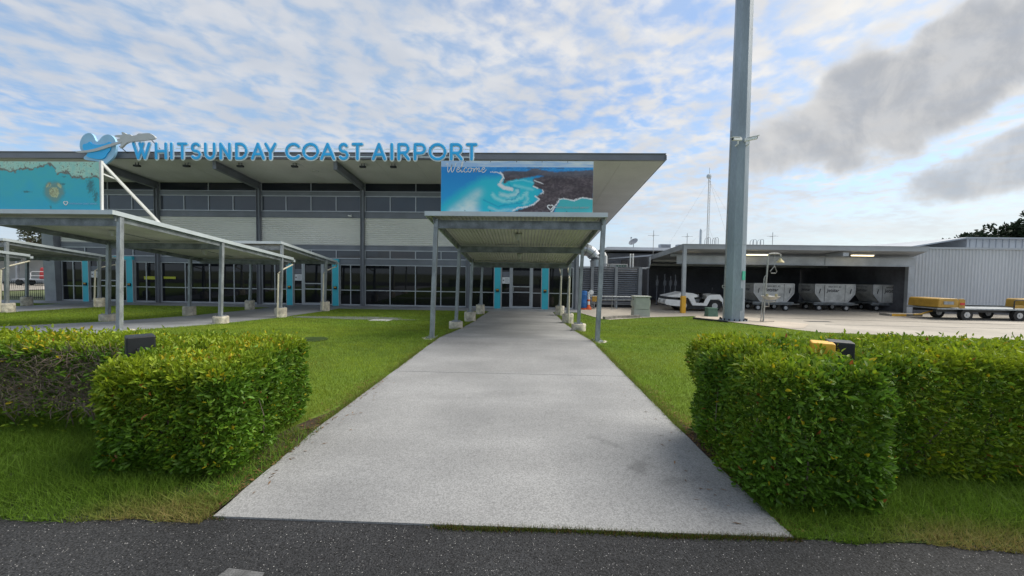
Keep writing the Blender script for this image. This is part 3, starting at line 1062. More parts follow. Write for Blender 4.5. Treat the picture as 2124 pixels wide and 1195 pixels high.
def make_canopy():
    C = thing('walkway_canopy', CANL[0], 'canopy', (-.25, 9.3, 0), 'walkway canopies in front of the terminal')
    for i, y in enumerate(PY):
        for x, s in ((XA, -1), (XB, 1)):
            lean = .09
            top = (ra(y) - .03) if i < 2 else (rb(y) - .03)
            p = MB()
            p.bar((x, y, .012), (x + lean, y, top), .10, .10, upv=(0, 1, 0))
            p.box(x - .13, x + .13, y - .13, y + .13, .0, .014)
            for bx in (-.1, .1):
                for by in (-.1, .1):
                    p.cyl((x + bx, y + by, .014), (x + bx, y + by, .05), .012, n=6)
            p.build('post', 'galv', C)
            g0 = gz(y)
            r = .27 if i == 0 else .225 + random.uniform(-.01, .012)
            f = MB()
            if i == 0:
                f.lathe([(.30, -.03), (.31, .0), (.30, .022), (.2, .03)], (x, y, -.032), 18)
            else:
                f.lathe([(r, 0), (r, .1), (r * 1.01, -g0 - .03), (r * .97, -g0 - .004)], (x + .01 * s, y, g0), 18)
            f.build('footing', 'concrete_ped', C, smooth=True)
    for y, fz, k in ((PY[0], ra, 1), (PY[1], ra, 1), (PY[2] + .5, ra, 1), (PY[2], rb, 1), (PY[3], rb, 1)):
        b = MB()
        z = fz(y)
        b.box(XA + .06, XB - .06 + .1, y - .012, y + .012, z - .24, z - .06)
        b.box(XA + .06, XB + .04, y - .05, y + .05, z - .075, z - .06)
        b.box(XA + .06, XB + .04, y - .05, y + .05, z - .255, z - .24)
        b.build('cross_beam', 'galv_dark', C)
    for x in (XA, XB):
        for y0, y1, fz in ((9.2, 16.5, ra), (15.8, 20.5, rb)):
            MB().bar((x + .05, y0, fz(y0) - .03), (x + .05, y1, fz(y1) - .03), .06, .055).bar((x + .05, y0, fz(y0) - .10), (x + .05, y1, fz(y1) - .10), .025, .09).build('side_beam', 'galv_dark', C)
    for y0, y1, fz in ((9.12, 16.6, ra), (15.75, 20.6, rb)):
        corrugated('roof_sheet', XA - .10, XB + .10, y0, y1, fz, C)
        g = MB().box(XA - .14, XB + .14, y0 - .05, y0 + .02, fz(y0) - .005, fz(y0) + .10)
        g.build('front_flashing', 'gutter', C)
        for x in (XA - .12, XB + .12):
            MB().bar((x, y0 + .021, fz(y0) + .045), (x, y1, fz(y1) + .045), .04, .11).build('side_flashing', 'gutter', C)
        MB().box(XA - .14, XB + .14, y1, y1 + .11, fz(y1) - .09, fz(y1) + .02).build('gutter', 'gutter', C)
    for y in (11.0, 14.3, 17.6):
        fz = ra if y < 16 else rb
        l = MB().cyl((-.22, y, fz(y)), (-.22, y, fz(y) - .06), .11, .11, 14).cyl((-.22, y, fz(y) - .061), (-.22, y, fz(y) - .17), .075, .055, 12)
        lt = l.build('canopy_light', 'lampbody', C)
        MB().tube([(-.22, y + .1, fz(y) - .03), (-.22, y + 1.45, fz(y + 1.45) - .03), (XA + .15, y + 1.5, fz(y + 1.5) - .05)], .012, 6).build('conduit', 'galv', lt)
    for yy, fz in ((16.65, ra), (20.65, rb)):
        x = XB + .06
        d = MB().tube([(x, yy, fz(yy) - .06), (x, yy - .02, fz(yy) - .2), (x - .02, yy - .75 if fz is ra else yy - 1.1, fz(yy) - .45), (x - .03, (PY[2] if fz is ra else PY[3]) - .17, fz(yy) - .6), (x - .04, (PY[2] if fz is ra else PY[3]) - .25, gz(yy) + .05)], .035, 8)
        d.build('downpipe', 'pvc', C, smooth=True)
    return C


c0 = make_canopy()
for k, sx, sy in ((1, -12.2, .25), (2, -24.4, .2)):
    c = copy_tree(c0)
    c.location.x += sx
    c.location.y += sy
    c['label'] = CANL[k]

# ------------------------------------------------------------------ billboards
def seg_d(px, py, P):
    """distance to a polyline"""
    d = np.full(px.shape, 1e9)
    for (x0, y0), (x1, y1) in zip(P[:-1], P[1:]):
        vx, vy = x1 - x0, y1 - y0
        t = np.clip(((px - x0) * vx + (py - y0) * vy) / (vx * vx + vy * vy + 1e-9), 0, 1)
        d = np.minimum(d, np.hypot(px - x0 - t * vx, py - y0 - t * vy))
    return d


def lerp(a, b, t):
    return a + (np.asarray(b) - a) * np.clip(t, 0, 1)[..., None]


def print_grid(name, x0, x1, z0, z1, y, fn, parent, nx=300):
    ny = int(nx * (z1 - z0) / (x1 - x0))
    xs, zs = np.linspace(x0, x1, nx + 1), np.linspace(z0, z1, ny + 1)
    X, Z = np.meshgrid(xs, zs)
    U, V = (X - x0) / (x1 - x0), (z1 - Z) / (z1 - z0)
    C = np.clip(fn(U, V) * (1.7 if fn is reef else 1.35), 0, .9)
    V3 = np.stack([X, np.full_like(X, y), Z], -1).reshape(-1, 3)
    i, j = np.meshgrid(np.arange(nx), np.arange(ny))
    a = (j * (nx + 1) + i).ravel()
    F = np.stack([a, a + 1, a + nx + 2, a + nx + 1], 1)
    return np_mesh(name, V3, F, 'print', parent, C.reshape(-1, 3))


def blur(m, r, it=2):
    m = np.asarray(m, float)
    for _ in range(it):
        for ax_ in (0, 1):
            p = np.pad(m, [(r, r) if k == ax_ else (0, 0) for k in (0, 1)], mode='edge')
            c = np.cumsum(p, axis=ax_)
            z = np.zeros_like(np.take(c, [0], ax_))
            c = np.concatenate([z, c], ax_)
            k = 2 * r + 1
            m = (np.take(c, range(k, c.shape[ax_]), ax_) - np.take(c, range(0, c.shape[ax_] - k), ax_)) / k
    return m


def inlet(U, V):
    # print coordinates follow the picture: x 90..1955, y 85..705
    x, y = 90 + U * 1865, 85 + V * 620
    n = fbm(x / 90, y / 60, 1)
    n2 = fbm(x / 22, y / 14, 5)
    n3 = fbm(x / 8, y / 8, 9, 2)
    wx, wy = x + (n2 - .5) * 36, y + (n2 - .5) * 26
    C = np.zeros(U.shape + (3,)) + np.array((.012, .20, .52))
    C = lerp(C, (.02, .30, .60), (y - 180) / 500)
    shal = 1 - np.clip(seg_d(wx, wy, [(200, 720), (420, 560), (640, 430), (900, 420), (1150, 480)]) / 190, 0, 1)
    C = lerp(C, (.02, .42, .55), shal * 2.2)
    bay = inpoly(wx, wy, [(600, 380), (830, 350), (900, 340), (1100, 280), (1250, 300), (1330, 440), (1260, 560), (1100, 660), (700, 720), (540, 720), (560, 500)])
    C = lerp(C, (.02, .46, .56), blur(bay, 8) * .9)
    sand = inpoly(wx + (n - .5) * 60, wy, [(150, 720), (330, 590), (480, 480), (590, 430), (600, 470), (520, 560), (550, 650), (560, 720)])
    C = lerp(C, (.56, .68, .68), blur(sand, 6) * (.35 + .85 * n))
    for pts, w, col in (([(730, 490), (760, 530), (860, 570), (980, 565), (1080, 530), (1150, 470)], 26, (.30, .66, .68)),
                        ([(830, 490), (930, 510), (1030, 480), (1035, 440)], 30, (.46, .66, .68)),
                        ([(1000, 380), (1100, 400), (1220, 430)], 22, (.20, .60, .66)), ([(1150, 470), (1160, 560), (1120, 600)], 22, (.28, .62, .66)),
                        ([(690, 650), (800, 690), (1000, 670)], 20, (.30, .58, .62)), ([(950, 330), (1100, 310), (1240, 350)], 12, (.16, .58, .66))):
        C = lerp(C, col, (1.35 - seg_d(wx, wy, pts) / w) * .6)
    for pts, w in (([(620, 560), (800, 640), (980, 600), (1100, 590)], 12), ([(900, 560), (1010, 540), (1060, 470), (1060, 430)], 12), ([(920, 350), (960, 400), (1060, 420)], 12)):
        C = lerp(C, (.01, .28, .46), (1.1 - seg_d(wx, wy, pts) / w) * .8)
    jx, jy = x + (n3 - .5) * 22, y + (n3 - .5) * 18
    land = inpoly(jx, jy, [(830, 225), (870, 205), (1150, 205), (1200, 175), (1260, 165), (1330, 190), (1500, 215), (1960, 185), (1960, 540), (1830, 522), (1720, 558), (1590, 540), (1545, 560), (1480, 710), (960, 710), (1100, 660), (1210, 625), (1300, 545), (1260, 510), (1350, 460), (1340, 430), (1220, 390), (1240, 350), (1220, 320), (1240, 290), (1360, 265), (1300, 255), (1120, 290), (930, 325), (870, 365), (860, 340), (870, 290)])
    lc = lerp(np.zeros(C.shape) + np.array((.058, .044, .052)), (.135, .108, .115), (n2 - .30) * 1.6 + (n - .5))
    lc = lerp(lc, (.10, .12, .16), (300 - y) / 160)
    hill = fbm(x / 150 + y / 200, y / 55, 15)
    lc = lc * (.65 + .75 * hill)[..., None]
    C = C + (lc - C) * blur(land, 1, 1)[..., None]
    cove = inpoly(jx, jy, [(1560, 548), (1600, 542), (1720, 565), (1830, 530), (1960, 548), (1960, 720), (1485, 720)])
    C[cove] = (.06, .40, .43)
    shore = np.minimum.reduce([seg_d(jx, jy, [(820, 225), (850, 255), (860, 290), (830, 340), (815, 370)]) / 10,
                               seg_d(jx, jy, [(815, 370), (870, 410), (960, 425)]) / 22,
                               seg_d(jx, jy, [(1240, 318), (1340, 355)]) / 5, seg_d(jx, jy, [(1230, 390), (1280, 410)]) / 8, seg_d(jx, jy, [(1340, 430), (1355, 462), (1320, 480)]) / 7,
                               seg_d(jx, jy, [(1255, 510), (1305, 545), (1230, 610), (1150, 640), (1050, 650), (980, 690)]) / 8,
                               seg_d(jx, jy, [(1440, 710), (1480, 660), (1550, 545), (1600, 535), (1720, 558), (1830, 522), (1960, 540)]) / 7,
                               seg_d(jx, jy, [(700, 218), (780, 222), (825, 240)]) / 5])
    C = lerp(C, (.66, .66, .68), (1.4 - shore) * 1.2)
    far = (y > 150) & (y < 200) & ~land
    C[far] = lerp(np.zeros(C.shape) + np.array((.02, .20, .52)), (.05, .30, .62), (n2 - .4) * 2 + (x - 700) / 2500)[far]
    isl = (y < 178 + 0 * x) & (y > 178 - 22 * np.clip(fbm(x / 130, 0 * y, 3) - .45, 0, 1) * 3)
    C[isl & (x > 900)] = (.05, .16, .34)
    skym = y < 160
    C[skym] = lerp(np.zeros(C.shape) + np.array((.30, .45, .66)), (.62, .68, .74), (fbm(x / 160, y / 22, 12) - .35) * 1.8 + (x - 900) / 2600)[skym]
    return C


def reef(U, V):
    x, y = -560 + U * 1390, 362 + V * 393       # wide print, the right part is in view
    n2, n3, n = fbm(x / 26, y / 22, 2), fbm(x / 8, y / 8, 6, 2), fbm(x / 120, y / 70, 8)
    C = lerp(np.zeros(U.shape + (3,)) + np.array((.035, .30, .34)), (.02, .27, .40), V * 1.2 - .3 + (n - .5))
    jx, jy = x + (n2 - .5) * 50, y + (n2 - .5) * 46
    edge = np.interp(jx, [-560, -300, -60, 40, 180, 220, 340, 385, 390, 520, 545, 640, 680, 770, 830], [430, 410, 450, 430, 428, 405, 385, 420, 462, 455, 490, 490, 510, 475, 500])
    rf = jy < edge
    rc = lerp(np.zeros(C.shape) + np.array((.20, .40, .35)), (.34, .46, .36), (n2 - .3) * 1.6)
    rc = lerp(rc, (.045, .06, .05), ((n3 * .6 + n2 * .4) - .60) * 7)
    C[rf] = rc[rf]
    C = lerp(C, (.10, .085, .07), 1.15 - np.abs(jy - edge + 6) / 11)
    hx, hy = (x + (n3 - .5) * 26 - 368) / 74, -(y + (n3 - .5) * 26 - 612) / 62
    hh = (hx * hx + hy * hy - 1) ** 3 - hx * hx * hy ** 3
    C = lerp(C, (.035, .16, .16), (.9 - hh * .16) * (hh < 6) * .35)
    C = lerp(C, (.12, .19, .16), blur(hh < .3, 2) * .8)
    inn = hh < -.15
    C[inn] = lerp(np.zeros(C.shape) + np.array((.30, .34, .20)), (.16, .15, .09), (n3 - .45) * 3)[inn]
    for cx_, cy_, r_x, r_y in ((460, 545, 26, 8), (90, 610, 46, 8), (740, 560, 40, 60), (790, 640, 26, 50), (480, 485, 24, 7), (330, 740, 10, 18)):
        C = lerp(C, (.03, .13, .15), (1.2 - np.hypot((x - cx_) / r_x, (y - cy_) / r_y) - (n3 - .5) * 1.6) * 1.2)
    return C


def heart_pts(cx_, cz_, s):
    P = []
    for a in np.linspace(0, 2 * math.pi, 30):
        P.append((cx_ + s * 16 * math.sin(a) ** 3 / 16, cz_ + s * (13 * math.cos(a) - 5 * math.cos(2 * a) - 2 * math.cos(3 * a) - math.cos(4 * a)) / 16))
    return P


def ribbon(mb, pts, w, y, th=.003):
    """a painted line of width w in the x,z plane"""
    L, Rr = [], []
    n = len(pts)
    for i, p in enumerate(pts):
        a, b = pts[max(i - 1, 0)], pts[min(i + 1, n - 1)]
        dx_, dz_ = b[0] - a[0], b[1] - a[1]
        q = math.hypot(dx_, dz_) or 1
        ww = w[i] if isinstance(w, (list, tuple)) else w
        L.append((p[0] - dz_ / q * ww / 2, y, p[1] + dx_ / q * ww / 2))
        Rr.append((p[0] + dz_ / q * ww / 2, y, p[1] - dx_ / q * ww / 2))
    mb.add(L + Rr, [(i, i + n, i + n + 1, i + 1) for i in range(n - 1)])


def catmull(P, k=6):
    P = [P[0]] + list(P) + [P[-1]]
    out = []
    for i in range(1, len(P) - 2):
        p0, p1, p2, p3 = [np.array(q, float) for q in P[i - 1:i + 3]]
        for j in range(k):
            t = j / k
            out.append(tuple(.5 * (2 * p1 + (p2 - p0) * t + (2 * p0 - 5 * p1 + 4 * p2 - p3) * t * t + (3 * p1 - p0 - 3 * p2 + p3) * t ** 3)))
    out.append(tuple(P[-2]))
    return out


BW = 3.58
B1 = thing('billboard', 'Welcome billboard with turquoise inlet photo on top of the central canopy', 'billboard', (-.25, 9.2, 3.04), 'billboards on the canopies')
x0, x1, z0, z1 = -2.035, 1.55, 3.045, 4.245
MB().box(x0, x1, 9.165, 9.20, z0, z1).build('panel', 'steelwhite', B1)
print_grid('printed_face', x0 + .004, x1 - .004, z0 + .004, z1 - .004, 9.160, inlet, B1)
pm = lambda x, y: (x0 + (x - 90) / 1865 * (x1 - x0), z1 - (y - 85) / 620 * (z1 - z0))
wd = MB()
SCR = [[(150, 140), (164, 122), (176, 135), (172, 190), (182, 224), (204, 190), (226, 132)], [(226, 132), (218, 190), (228, 224), (252, 190), (268, 140), (276, 112)],
       [(285, 195), (310, 188), (318, 170), (300, 168), (285, 195), (292, 220), (315, 218), (335, 190), (355, 130), (362, 100), (350, 105), (340, 160), (338, 210), (350, 222), (372, 200)],
       [(412, 178), (395, 168), (375, 190), (378, 218), (400, 222), (425, 205)], [(455, 172), (430, 180), (425, 210), (445, 222), (465, 200), (460, 172), (480, 182), (500, 176)],
       [(500, 176), (490, 222), (510, 185), (528, 170), (530, 190), (520, 222), (540, 185), (560, 170), (562, 190), (555, 215), (575, 212), (592, 198)],
       [(592, 198), (620, 188), (628, 170), (608, 168), (592, 198), (600, 222), (625, 220), (650, 190)]]
for s in SCR:
    ribbon(wd, [pm(*p) for p in catmull(s)], .017, 9.156)
wd.build('welcome_lettering', 'white', B1, fix=False)
hm = MB()
ribbon(hm, heart_pts(*pm(1440, 640), .066), .028, 9.155)
ribbon(hm, [pm(1490, 640), pm(1470, 680), pm(1450, 703)], .03, 9.154)
hm.build('heart_mark', 'white', B1, fix=False)
text('airport_lettering', 'WHITSUNDAY COAST AIRPORT', (pm(1500, 0)[0], 9.155, pm(0, 652)[1]), .058, 'swoosh', B1, width=.80, depth=.0005)
for px in (390, 700, 1020, 1330, 1640):
    for py in (95, 690):
        a = pm(px, py)
        MB().cyl((a[0], 9.150, a[1]), (a[0], 9.158, a[1]), .009, n=8).build('fixing', 'darkmetal', B1)
for x in (x0 + .3, .0, x1 - .3):
    MB().bar((x, 9.228, z0 - .02), (x, 9.228, z1 - .05), .05).build('upright', 'steelwhite', B1)
    MB().bar((x, 9.25, z1 - .2), (x, 10.3, ra(10.3) + .06), .04).build('brace', 'steelwhite', B1)

B2 = thing('billboard', 'teal heart reef billboard on top of the left canopy', 'billboard', (-12.4, 9.4, 3.04), 'billboards on the canopies')
x0, x1 = -14.25, -10.67
MB().box(x0, x1, 9.365, 9.40, z0, z1).build('panel', 'steelwhite', B2)
print_grid('printed_face', x0 + .004, x1 - .004, z0 + .004, z1 - .004, 9.360, reef, B2)
f = MB()
ribbon(f, heart_pts(x1 - .89, z0 + .165, .055), .024, 9.355)
f.build('heart_mark', 'white', B2, fix=False)
text('airport_lettering', 'WHITSUNDAY COAST AIRPORT', (x1 - .80, 9.355, z0 + .135), .058, 'heartpale', B2, width=.74, depth=.0005)
f = MB()
g = MB()
f.bar((x1 + .005, 9.39, z0 - .03), (x1 + .03, 9.39, z1 + .03), .05, .05)
f.build('upright', 'steelwhite', B2)
g.bar((x1 + .03, 9.40, z1 - .02), (x1 + .32, 10.6, ra(10.35) + .08), .055, .055)
g.build('brace', 'steelwhite', B2)
MB().bar((x0 + .02, 9.43, z0 - .02), (x0 + .02, 9.43, z1), .05, .05).build('upright', 'steelwhite', B2)
MB().bar((x1 + .02, 9.405, z1 - .28), (x1 + .08, 9.65, z1 - .35), .03).build('brace', 'steelwhite', B2)

# ------------------------------------------------------------------ baggage shed and metal buildings on the right
SH = thing('baggage_shed', 'open fronted grey steel baggage shed with flat roof and dark interior', 'shed', (16, 22, -.5))
sz = lambda y: 3.12 - .07 * (y - 22)         # underside of the roof
X0, X1 = 8.80, 23.2
XF = 22.0
MB().box(X0, XF, 21.93, 22.0, 3.12, 3.37).box(X0 - .02, XF, 21.90, 22.02, 3.371, 3.395).build('fascia', 'shedroof', SH)
P4 = [(22.0, sz(22)), (36, sz(36)), (36, sz(36) + .26), (22.0, sz(22) + .25)]
rp = [(X0, 22.0), (XF, 22.0), (23.58, 24.38), (23.58, 36), (X0, 36)]
MB().add([(x, y, sz(y)) for x, y in rp] + [(x, y, sz(y) + .25) for x, y in rp], [(4, 3, 2, 1, 0), (5, 6, 7, 8, 9)] + [(i, (i + 1) % 5, (i + 1) % 5 + 5, i + 5) for i in range(5)]).build('roof', 'shedroof', SH)
MB().bar((X0 - .02, 22.0, sz(22) + .12), (X0 - .02, 36, sz(36) + .12), .03, .30).build('side_fascia', 'shedgrey', SH)
for i, x in enumerate((8.9,)):
    p = MB().box(x - .09, x + .09, 21.93, 22.11, .30, 3.12).build('post', 'shedgrey', SH)
    MB().box(x - .12, x + .12, 21.90, 22.14, -.5, .48).build('post_guard', 'yellowpost', p, bevel=.02)
lt = MB()
lt.box(9.0, 22.75, 23.38, 23.40, 2.34, 2.80)
lt.box(9.0, 22.75, 23.32, 23.46, 2.32, 2.34)
lt.box(9.0, 22.75, 23.32, 23.46, 2.80, 2.82)
lt.box(17.6, 17.8, 23.34, 23.38, 2.34, 2.80)
lt.build('lintel', 'shedgrey', SH)
MB().box(17.55, 17.85, 22.02, 23.3, 2.82, 3.02).build('roof_beam', 'shedgrey', SH)
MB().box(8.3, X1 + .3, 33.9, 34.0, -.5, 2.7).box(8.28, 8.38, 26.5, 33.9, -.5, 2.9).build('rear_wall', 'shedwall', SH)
for y in (24.2, 27.5, 30.5):
    MB().box(8.95, X1, y, y + .1, sz(y) - .16, sz(y) - .006).build('purlin', 'shedgrey', SH)
for x, y, z, a in ((10.15, 24.3, 2.60, .5), (13.35, 22.8, 2.90, .5), (19.2, 22.75, 2.93, .6), (16.2, 24.4, 2.60, .4)):
    lb = MB().box(x - .62, x + .62, y - .09, y + .09, z, z + .07).build('strip_light', 'lampbody', SH)
    if x != 16.2:
        MB().box(x - .58, x + .58, y - .07, y + .07, z - .05, z - .001).build('lit_tube', 'lamp', lb)
MB().tube([(7.3, 25.2, 2.05), (7.75, 25.2, 2.05), (7.95, 25.2, 2.12), (8.0, 25.2, 2.35), (8.0, 25.2, 2.8)], .06, 10).build('drain_pipe', 'shedgrey', SH, smooth=True)

RB = thing('metal_clad_building', 'pale blue ribbed metal clad building beside the baggage shed', 'building', (31, 24.5, -.5))
MB().box(X1 + .08, X1 + .42, 24.30, 24.52, -.5, 3.45).build('column', 'shedgrey', RB)
pitch = .195
n = int(17 / pitch)
prof = []
for k in range(n):
    x = 23.63 + k * pitch
    prof += [(x, 24.5), (x + .035, 24.46), (x + .085, 24.46), (x + .12, 24.5)]
prof.append((23.63 + n * pitch, 24.5))
vs = [(x, y, .10) for x, y in prof] + [(x, y, 3.46) for x, y in prof]
m_ = len(prof)
MB().add(vs, [(k, k + 1, k + 1 + m_, k + m_) for k in range(m_ - 1)]).build('ribbed_cladding', 'ribwall', RB)
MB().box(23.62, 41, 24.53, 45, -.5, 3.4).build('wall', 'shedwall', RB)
MB().box(23.60, 41, 24.40, 24.9, 3.46, 3.57).box(23.6, 41, 24.9, 45, 3.40, 3.55).build('roof', 'backroof', RB)
MB().box(23.60, 23.66, 24.40, 24.5, .1, 3.455).box(23.66, 41, 24.42, 24.5, .07, .098).build('corner_flashing', 'gutter', RB)

UB = thing('rear_metal_building', 'higher grey metal building rising behind the ribbed wall', 'building', (45, 32, -.5))
MB().box(35.0, 70, 32.0, 50, -.5, 4.86).build('wall', 'ribwall', UB)
MB().add([(30.2, 31.6, 4.16), (34.6, 31.6, 4.96), (70, 31.6, 4.96), (70, 51, 4.96), (30.2, 51, 4.16), (34.6, 51, 4.96), (30.2, 31.6, 4.06), (34.6, 31.6, 4.86), (70, 31.6, 4.86), (70, 51, 4.86), (34.6, 51, 4.86), (30.2, 51, 4.06)],
         [(0, 1, 5, 4), (1, 2, 3, 5), (0, 6, 7, 1), (1, 7, 8, 2), (2, 8, 9, 3), (6, 11, 10, 7), (7, 10, 9, 8), (0, 4, 11, 6), (4, 5, 10, 11), (5, 3, 9, 10)]).build('roof', 'backroof', UB)
r_ = MB()
for k in range(60):
    r_.box(35.2 + k * .5, 35.24 + k * .5, 31.97, 31.999, 2, 4.85)
r_.build('wall_rib', 'backroof', UB)

FB = thing('far_terminal_wing', 'low grey terminal wing with flat overhanging roof behind the louvre screen', 'building', (12, 38, -.5))
MB().box(8.2, 17.6, 38.6, 48, -.5, 3.75).build('wall', 'backwall', FB)
MB().add([(7.0, 36.2, 3.95), (17.9, 36.2, 3.90), (17.9, 49, 3.9), (7.0, 49, 3.95), (7.6, 36.3, 4.22), (17.9, 36.3, 4.17), (17.9, 49, 4.17), (7.6, 49, 4.22)],
         [(0, 3, 2, 1), (4, 5, 6, 7), (0, 1, 5, 4), (1, 2, 6, 5), (2, 3, 7, 6), (3, 0, 4, 7)]).build('roof', 'backroof', FB)
w_ = MB()
for k in range(14):
    w_.box(13.4 + k * .24, 13.52 + k * .24, 36.0, 36.04, 3.15, 3.9)
w_.box(13.2, 16.9, 36.04, 36.12, 3.1, 3.92)
w_.build('ribbed_panel', 'ribwall', FB)
MB().box(11.0, 13.6, 38.5, 38.596, .8, 2.9).build('window', 'glassup', FB)
MB().add([(7.2, 33.0, 2.95), (13.0, 33.0, 3.45), (13.0, 36.1, 3.45), (7.2, 36.1, 2.95), (7.2, 33.0, 3.05), (13.0, 33.0, 3.58), (13.0, 36.1, 3.58), (7.2, 36.1, 3.05)],
         [(0, 3, 2, 1), (4, 5, 6, 7), (0, 1, 5, 4), (1, 2, 6, 5), (2, 3, 7, 6), (3, 0, 4, 7)]).build('lean_to_roof', 'backroof', FB)
for (x, z, lab) in ((13.9, 4.19, 'grey box air conditioner on the far wing roof, nearer the dish'), (15.6, 4.18, 'grey box air conditioner on the far wing roof, beside the shed edge')):
    o = thing('roof_air_conditioner', lab, 'air conditioner', (x, 39.3, z), 'rooftop air conditioners')
    MB().box(x - .5, x + .5, 39, 39.7, z, z + .55).build('casing', 'backroof', o)
    g = MB()
    for k in range(6):
        g.box(x - .44, x + .44, 38.975, 38.998, z + .06 + k * .075, z + .10 + k * .075)
    g.build('grille', 'louvre', o)
o = thing('roof_vent', 'flat low vent box on the far wing roof left of the dish', 'vent', (9.2, 40, 4.2))
MB().box(8.5, 9.9, 39.6, 40.4, 4.21, 4.36).build('base', 'backroof', o)
MB().box(8.4, 10.0, 39.5, 40.5, 4.365, 4.43).build('cap', 'gutter', o)
# satellite dish
o = thing('satellite_dish', 'grey mesh satellite dish tilted up on the far wing roof', 'satellite dish', (10.85, 39.5, 4.2))
d = MB()
ax = Vector((-.55, -.45, .70)).normalized()
cc = Vector((10.85, 39.5, 4.95))
a_ = ax.cross(Vector((0, 0, 1))).normalized()
b_ = ax.cross(a_)
ring = []
for r in (0.02, .17, .33, .48):
    for k in range(20):
        th = 2 * math.pi * k / 20
        ring.append(cc + (a_ * math.cos(th) + b_ * math.sin(th)) * r + ax * (.35 * r * r))
fs = [(j * 20 + i, j * 20 + (i + 1) % 20, (j + 1) * 20 + (i + 1) % 20, (j + 1) * 20 + i) for j in range(3) for i in range(20)]
d.add(ring, fs)
d.add([p - ax * .012 for p in ring], [f[::-1] for f in fs])
d.build('reflector', 'louvreframe', o, smooth=True, fix=False)
MB().cyl(cc - ax * .02, (10.85, 39.5, 4.2), .035, n=8).build('stand', 'galv', o)
MB().bar(cc - b_ * -.40, cc + ax * .55 + b_ * .1, .03).box(cc.x + ax.x * .55 - .06, cc.x + ax.x * .55 + .06, cc.y + ax.y * .55 - .05, cc.y + ax.y * .55 + .05, cc.z + ax.z * .55 - .05, cc.z + ax.z * .55 + .09).build('feed_arm', 'galv', o)


def antenna(px, py0, py1, w, lab):
    a, b = sight(px, py1, 33), sight(px, py0, 33)
    o = thing('cross_antenna', lab, 'antenna', (a.x, 33, sz(33)), 'cross shaped roof antennas')
    MB().cyl((a.x, 33, sz(33) + .2), (a.x, 33, b.z), .022, n=6).build('pole', 'metal', o)
    zc = a.z + (b.z - a.z) * .68
    MB().bar((a.x - w, 33, zc), (a.x + w, 33, zc + .02), .02).bar((a.x - .05, 33 - w, zc), (a.x + .05, 33 + w, zc), .02).build('arm', 'metal', o)


antenna(1355, 478, 512, .46, 'thin cross antenna above the far wing, left of the lattice mast')
antenna(1425, 484, 506, .46, 'thin cross antenna on the shed roof close to the white tube')
antenna(1602, 482, 508, .46, 'thin cross antenna on the shed roof right of the tall mast')
a = sight(1453, 503, 35)
o = thing('antenna_tube', 'stubby white tube antenna beside the lattice mast', 'antenna', (a.x, 35, a.z - .6))
MB().cyl((a.x, 35, a.z - .6), (a.x, 35, a.z + 1.08), .10, n=10).build('tube', 'gutter', o)
MB().cyl((a.x, 35, a.z + 1.08), (a.x, 35, a.z + 1.2), .10, .05, 10).build('cap', 'gutter', o)
for px, py, lab in ((1470, 503, 'first bent ladder rail pair on the shed roof by the lattice mast'), (1486, 503, 'second bent ladder rail pair on the shed roof by the lattice mast'), (1565, 507, 'bent ladder rail pair on the shed roof just right of the tall mast'), (1580, 507, 'bent ladder rail pair on the shed roof nearer the cross antenna')):
    a = sight(px, py, 30)
    z0_ = sz(30) + .25
    o = thing('ladder_rail', lab, 'ladder rail', (a.x, 30, z0_), 'roof ladder rails')
    for dy_ in (0, .35):
        MB().tube([(a.x - .14, 30 + dy_, z0_), (a.x - .13, 30 + dy_, a.z + .22), (a.x - .05, 30 + dy_, a.z + .36), (a.x + .08, 30 + dy_, a.z + .38), (a.x + .13, 30 + dy_, a.z + .28), (a.x + .15, 30 + dy_, z0_)], .02, 6).build('rail', 'galv', o)
# lattice mast far behind
o = thing('lattice_mast', 'slim guyed lattice radio mast behind the shed', 'mast', (27.6, 60, -.5))
leg = [(27.45, 59.9), (27.75, 59.9), (27.6, 60.16)]
for x, y in leg:
    MB().bar((x, y, -.5), (x, y, 16.6), .035).build('leg', 'metal', o)
l = MB()
z = 0
while z < 16.4:
    for k in range(3):
        p, q = leg[k], leg[(k + 1) % 3]
        l.bar((p[0], p[1], z), (q[0], q[1], z + .42), .02)
        l.bar((p[0], p[1], z + .42), (q[0], q[1], z + .42), .02)
    z += .42
l.build('bracing', 'metal', o)
MB().lathe([(.05, 0), (.30, .15), (.36, .4), (.30, .62), (.05, .75)], (27.45, 59.8, 16.3), 14).build('top_drum', 'gutter', o, smooth=True)
MB().cyl((27.6, 60, 16.6), (27.6, 60, 18.0), .03, n=6).build('top_spike', 'metal', o)
for x, y, z in ((34.5, 62, 16.2), (36.5, 58, 16.0), (31.5, 60, 9.5), (19, 64, 16.2), (17, 58, 9.0)):
    MB().bar((27.6, 60, z), (x, y, -.5), .012).build('guy_wire', 'metal', o)

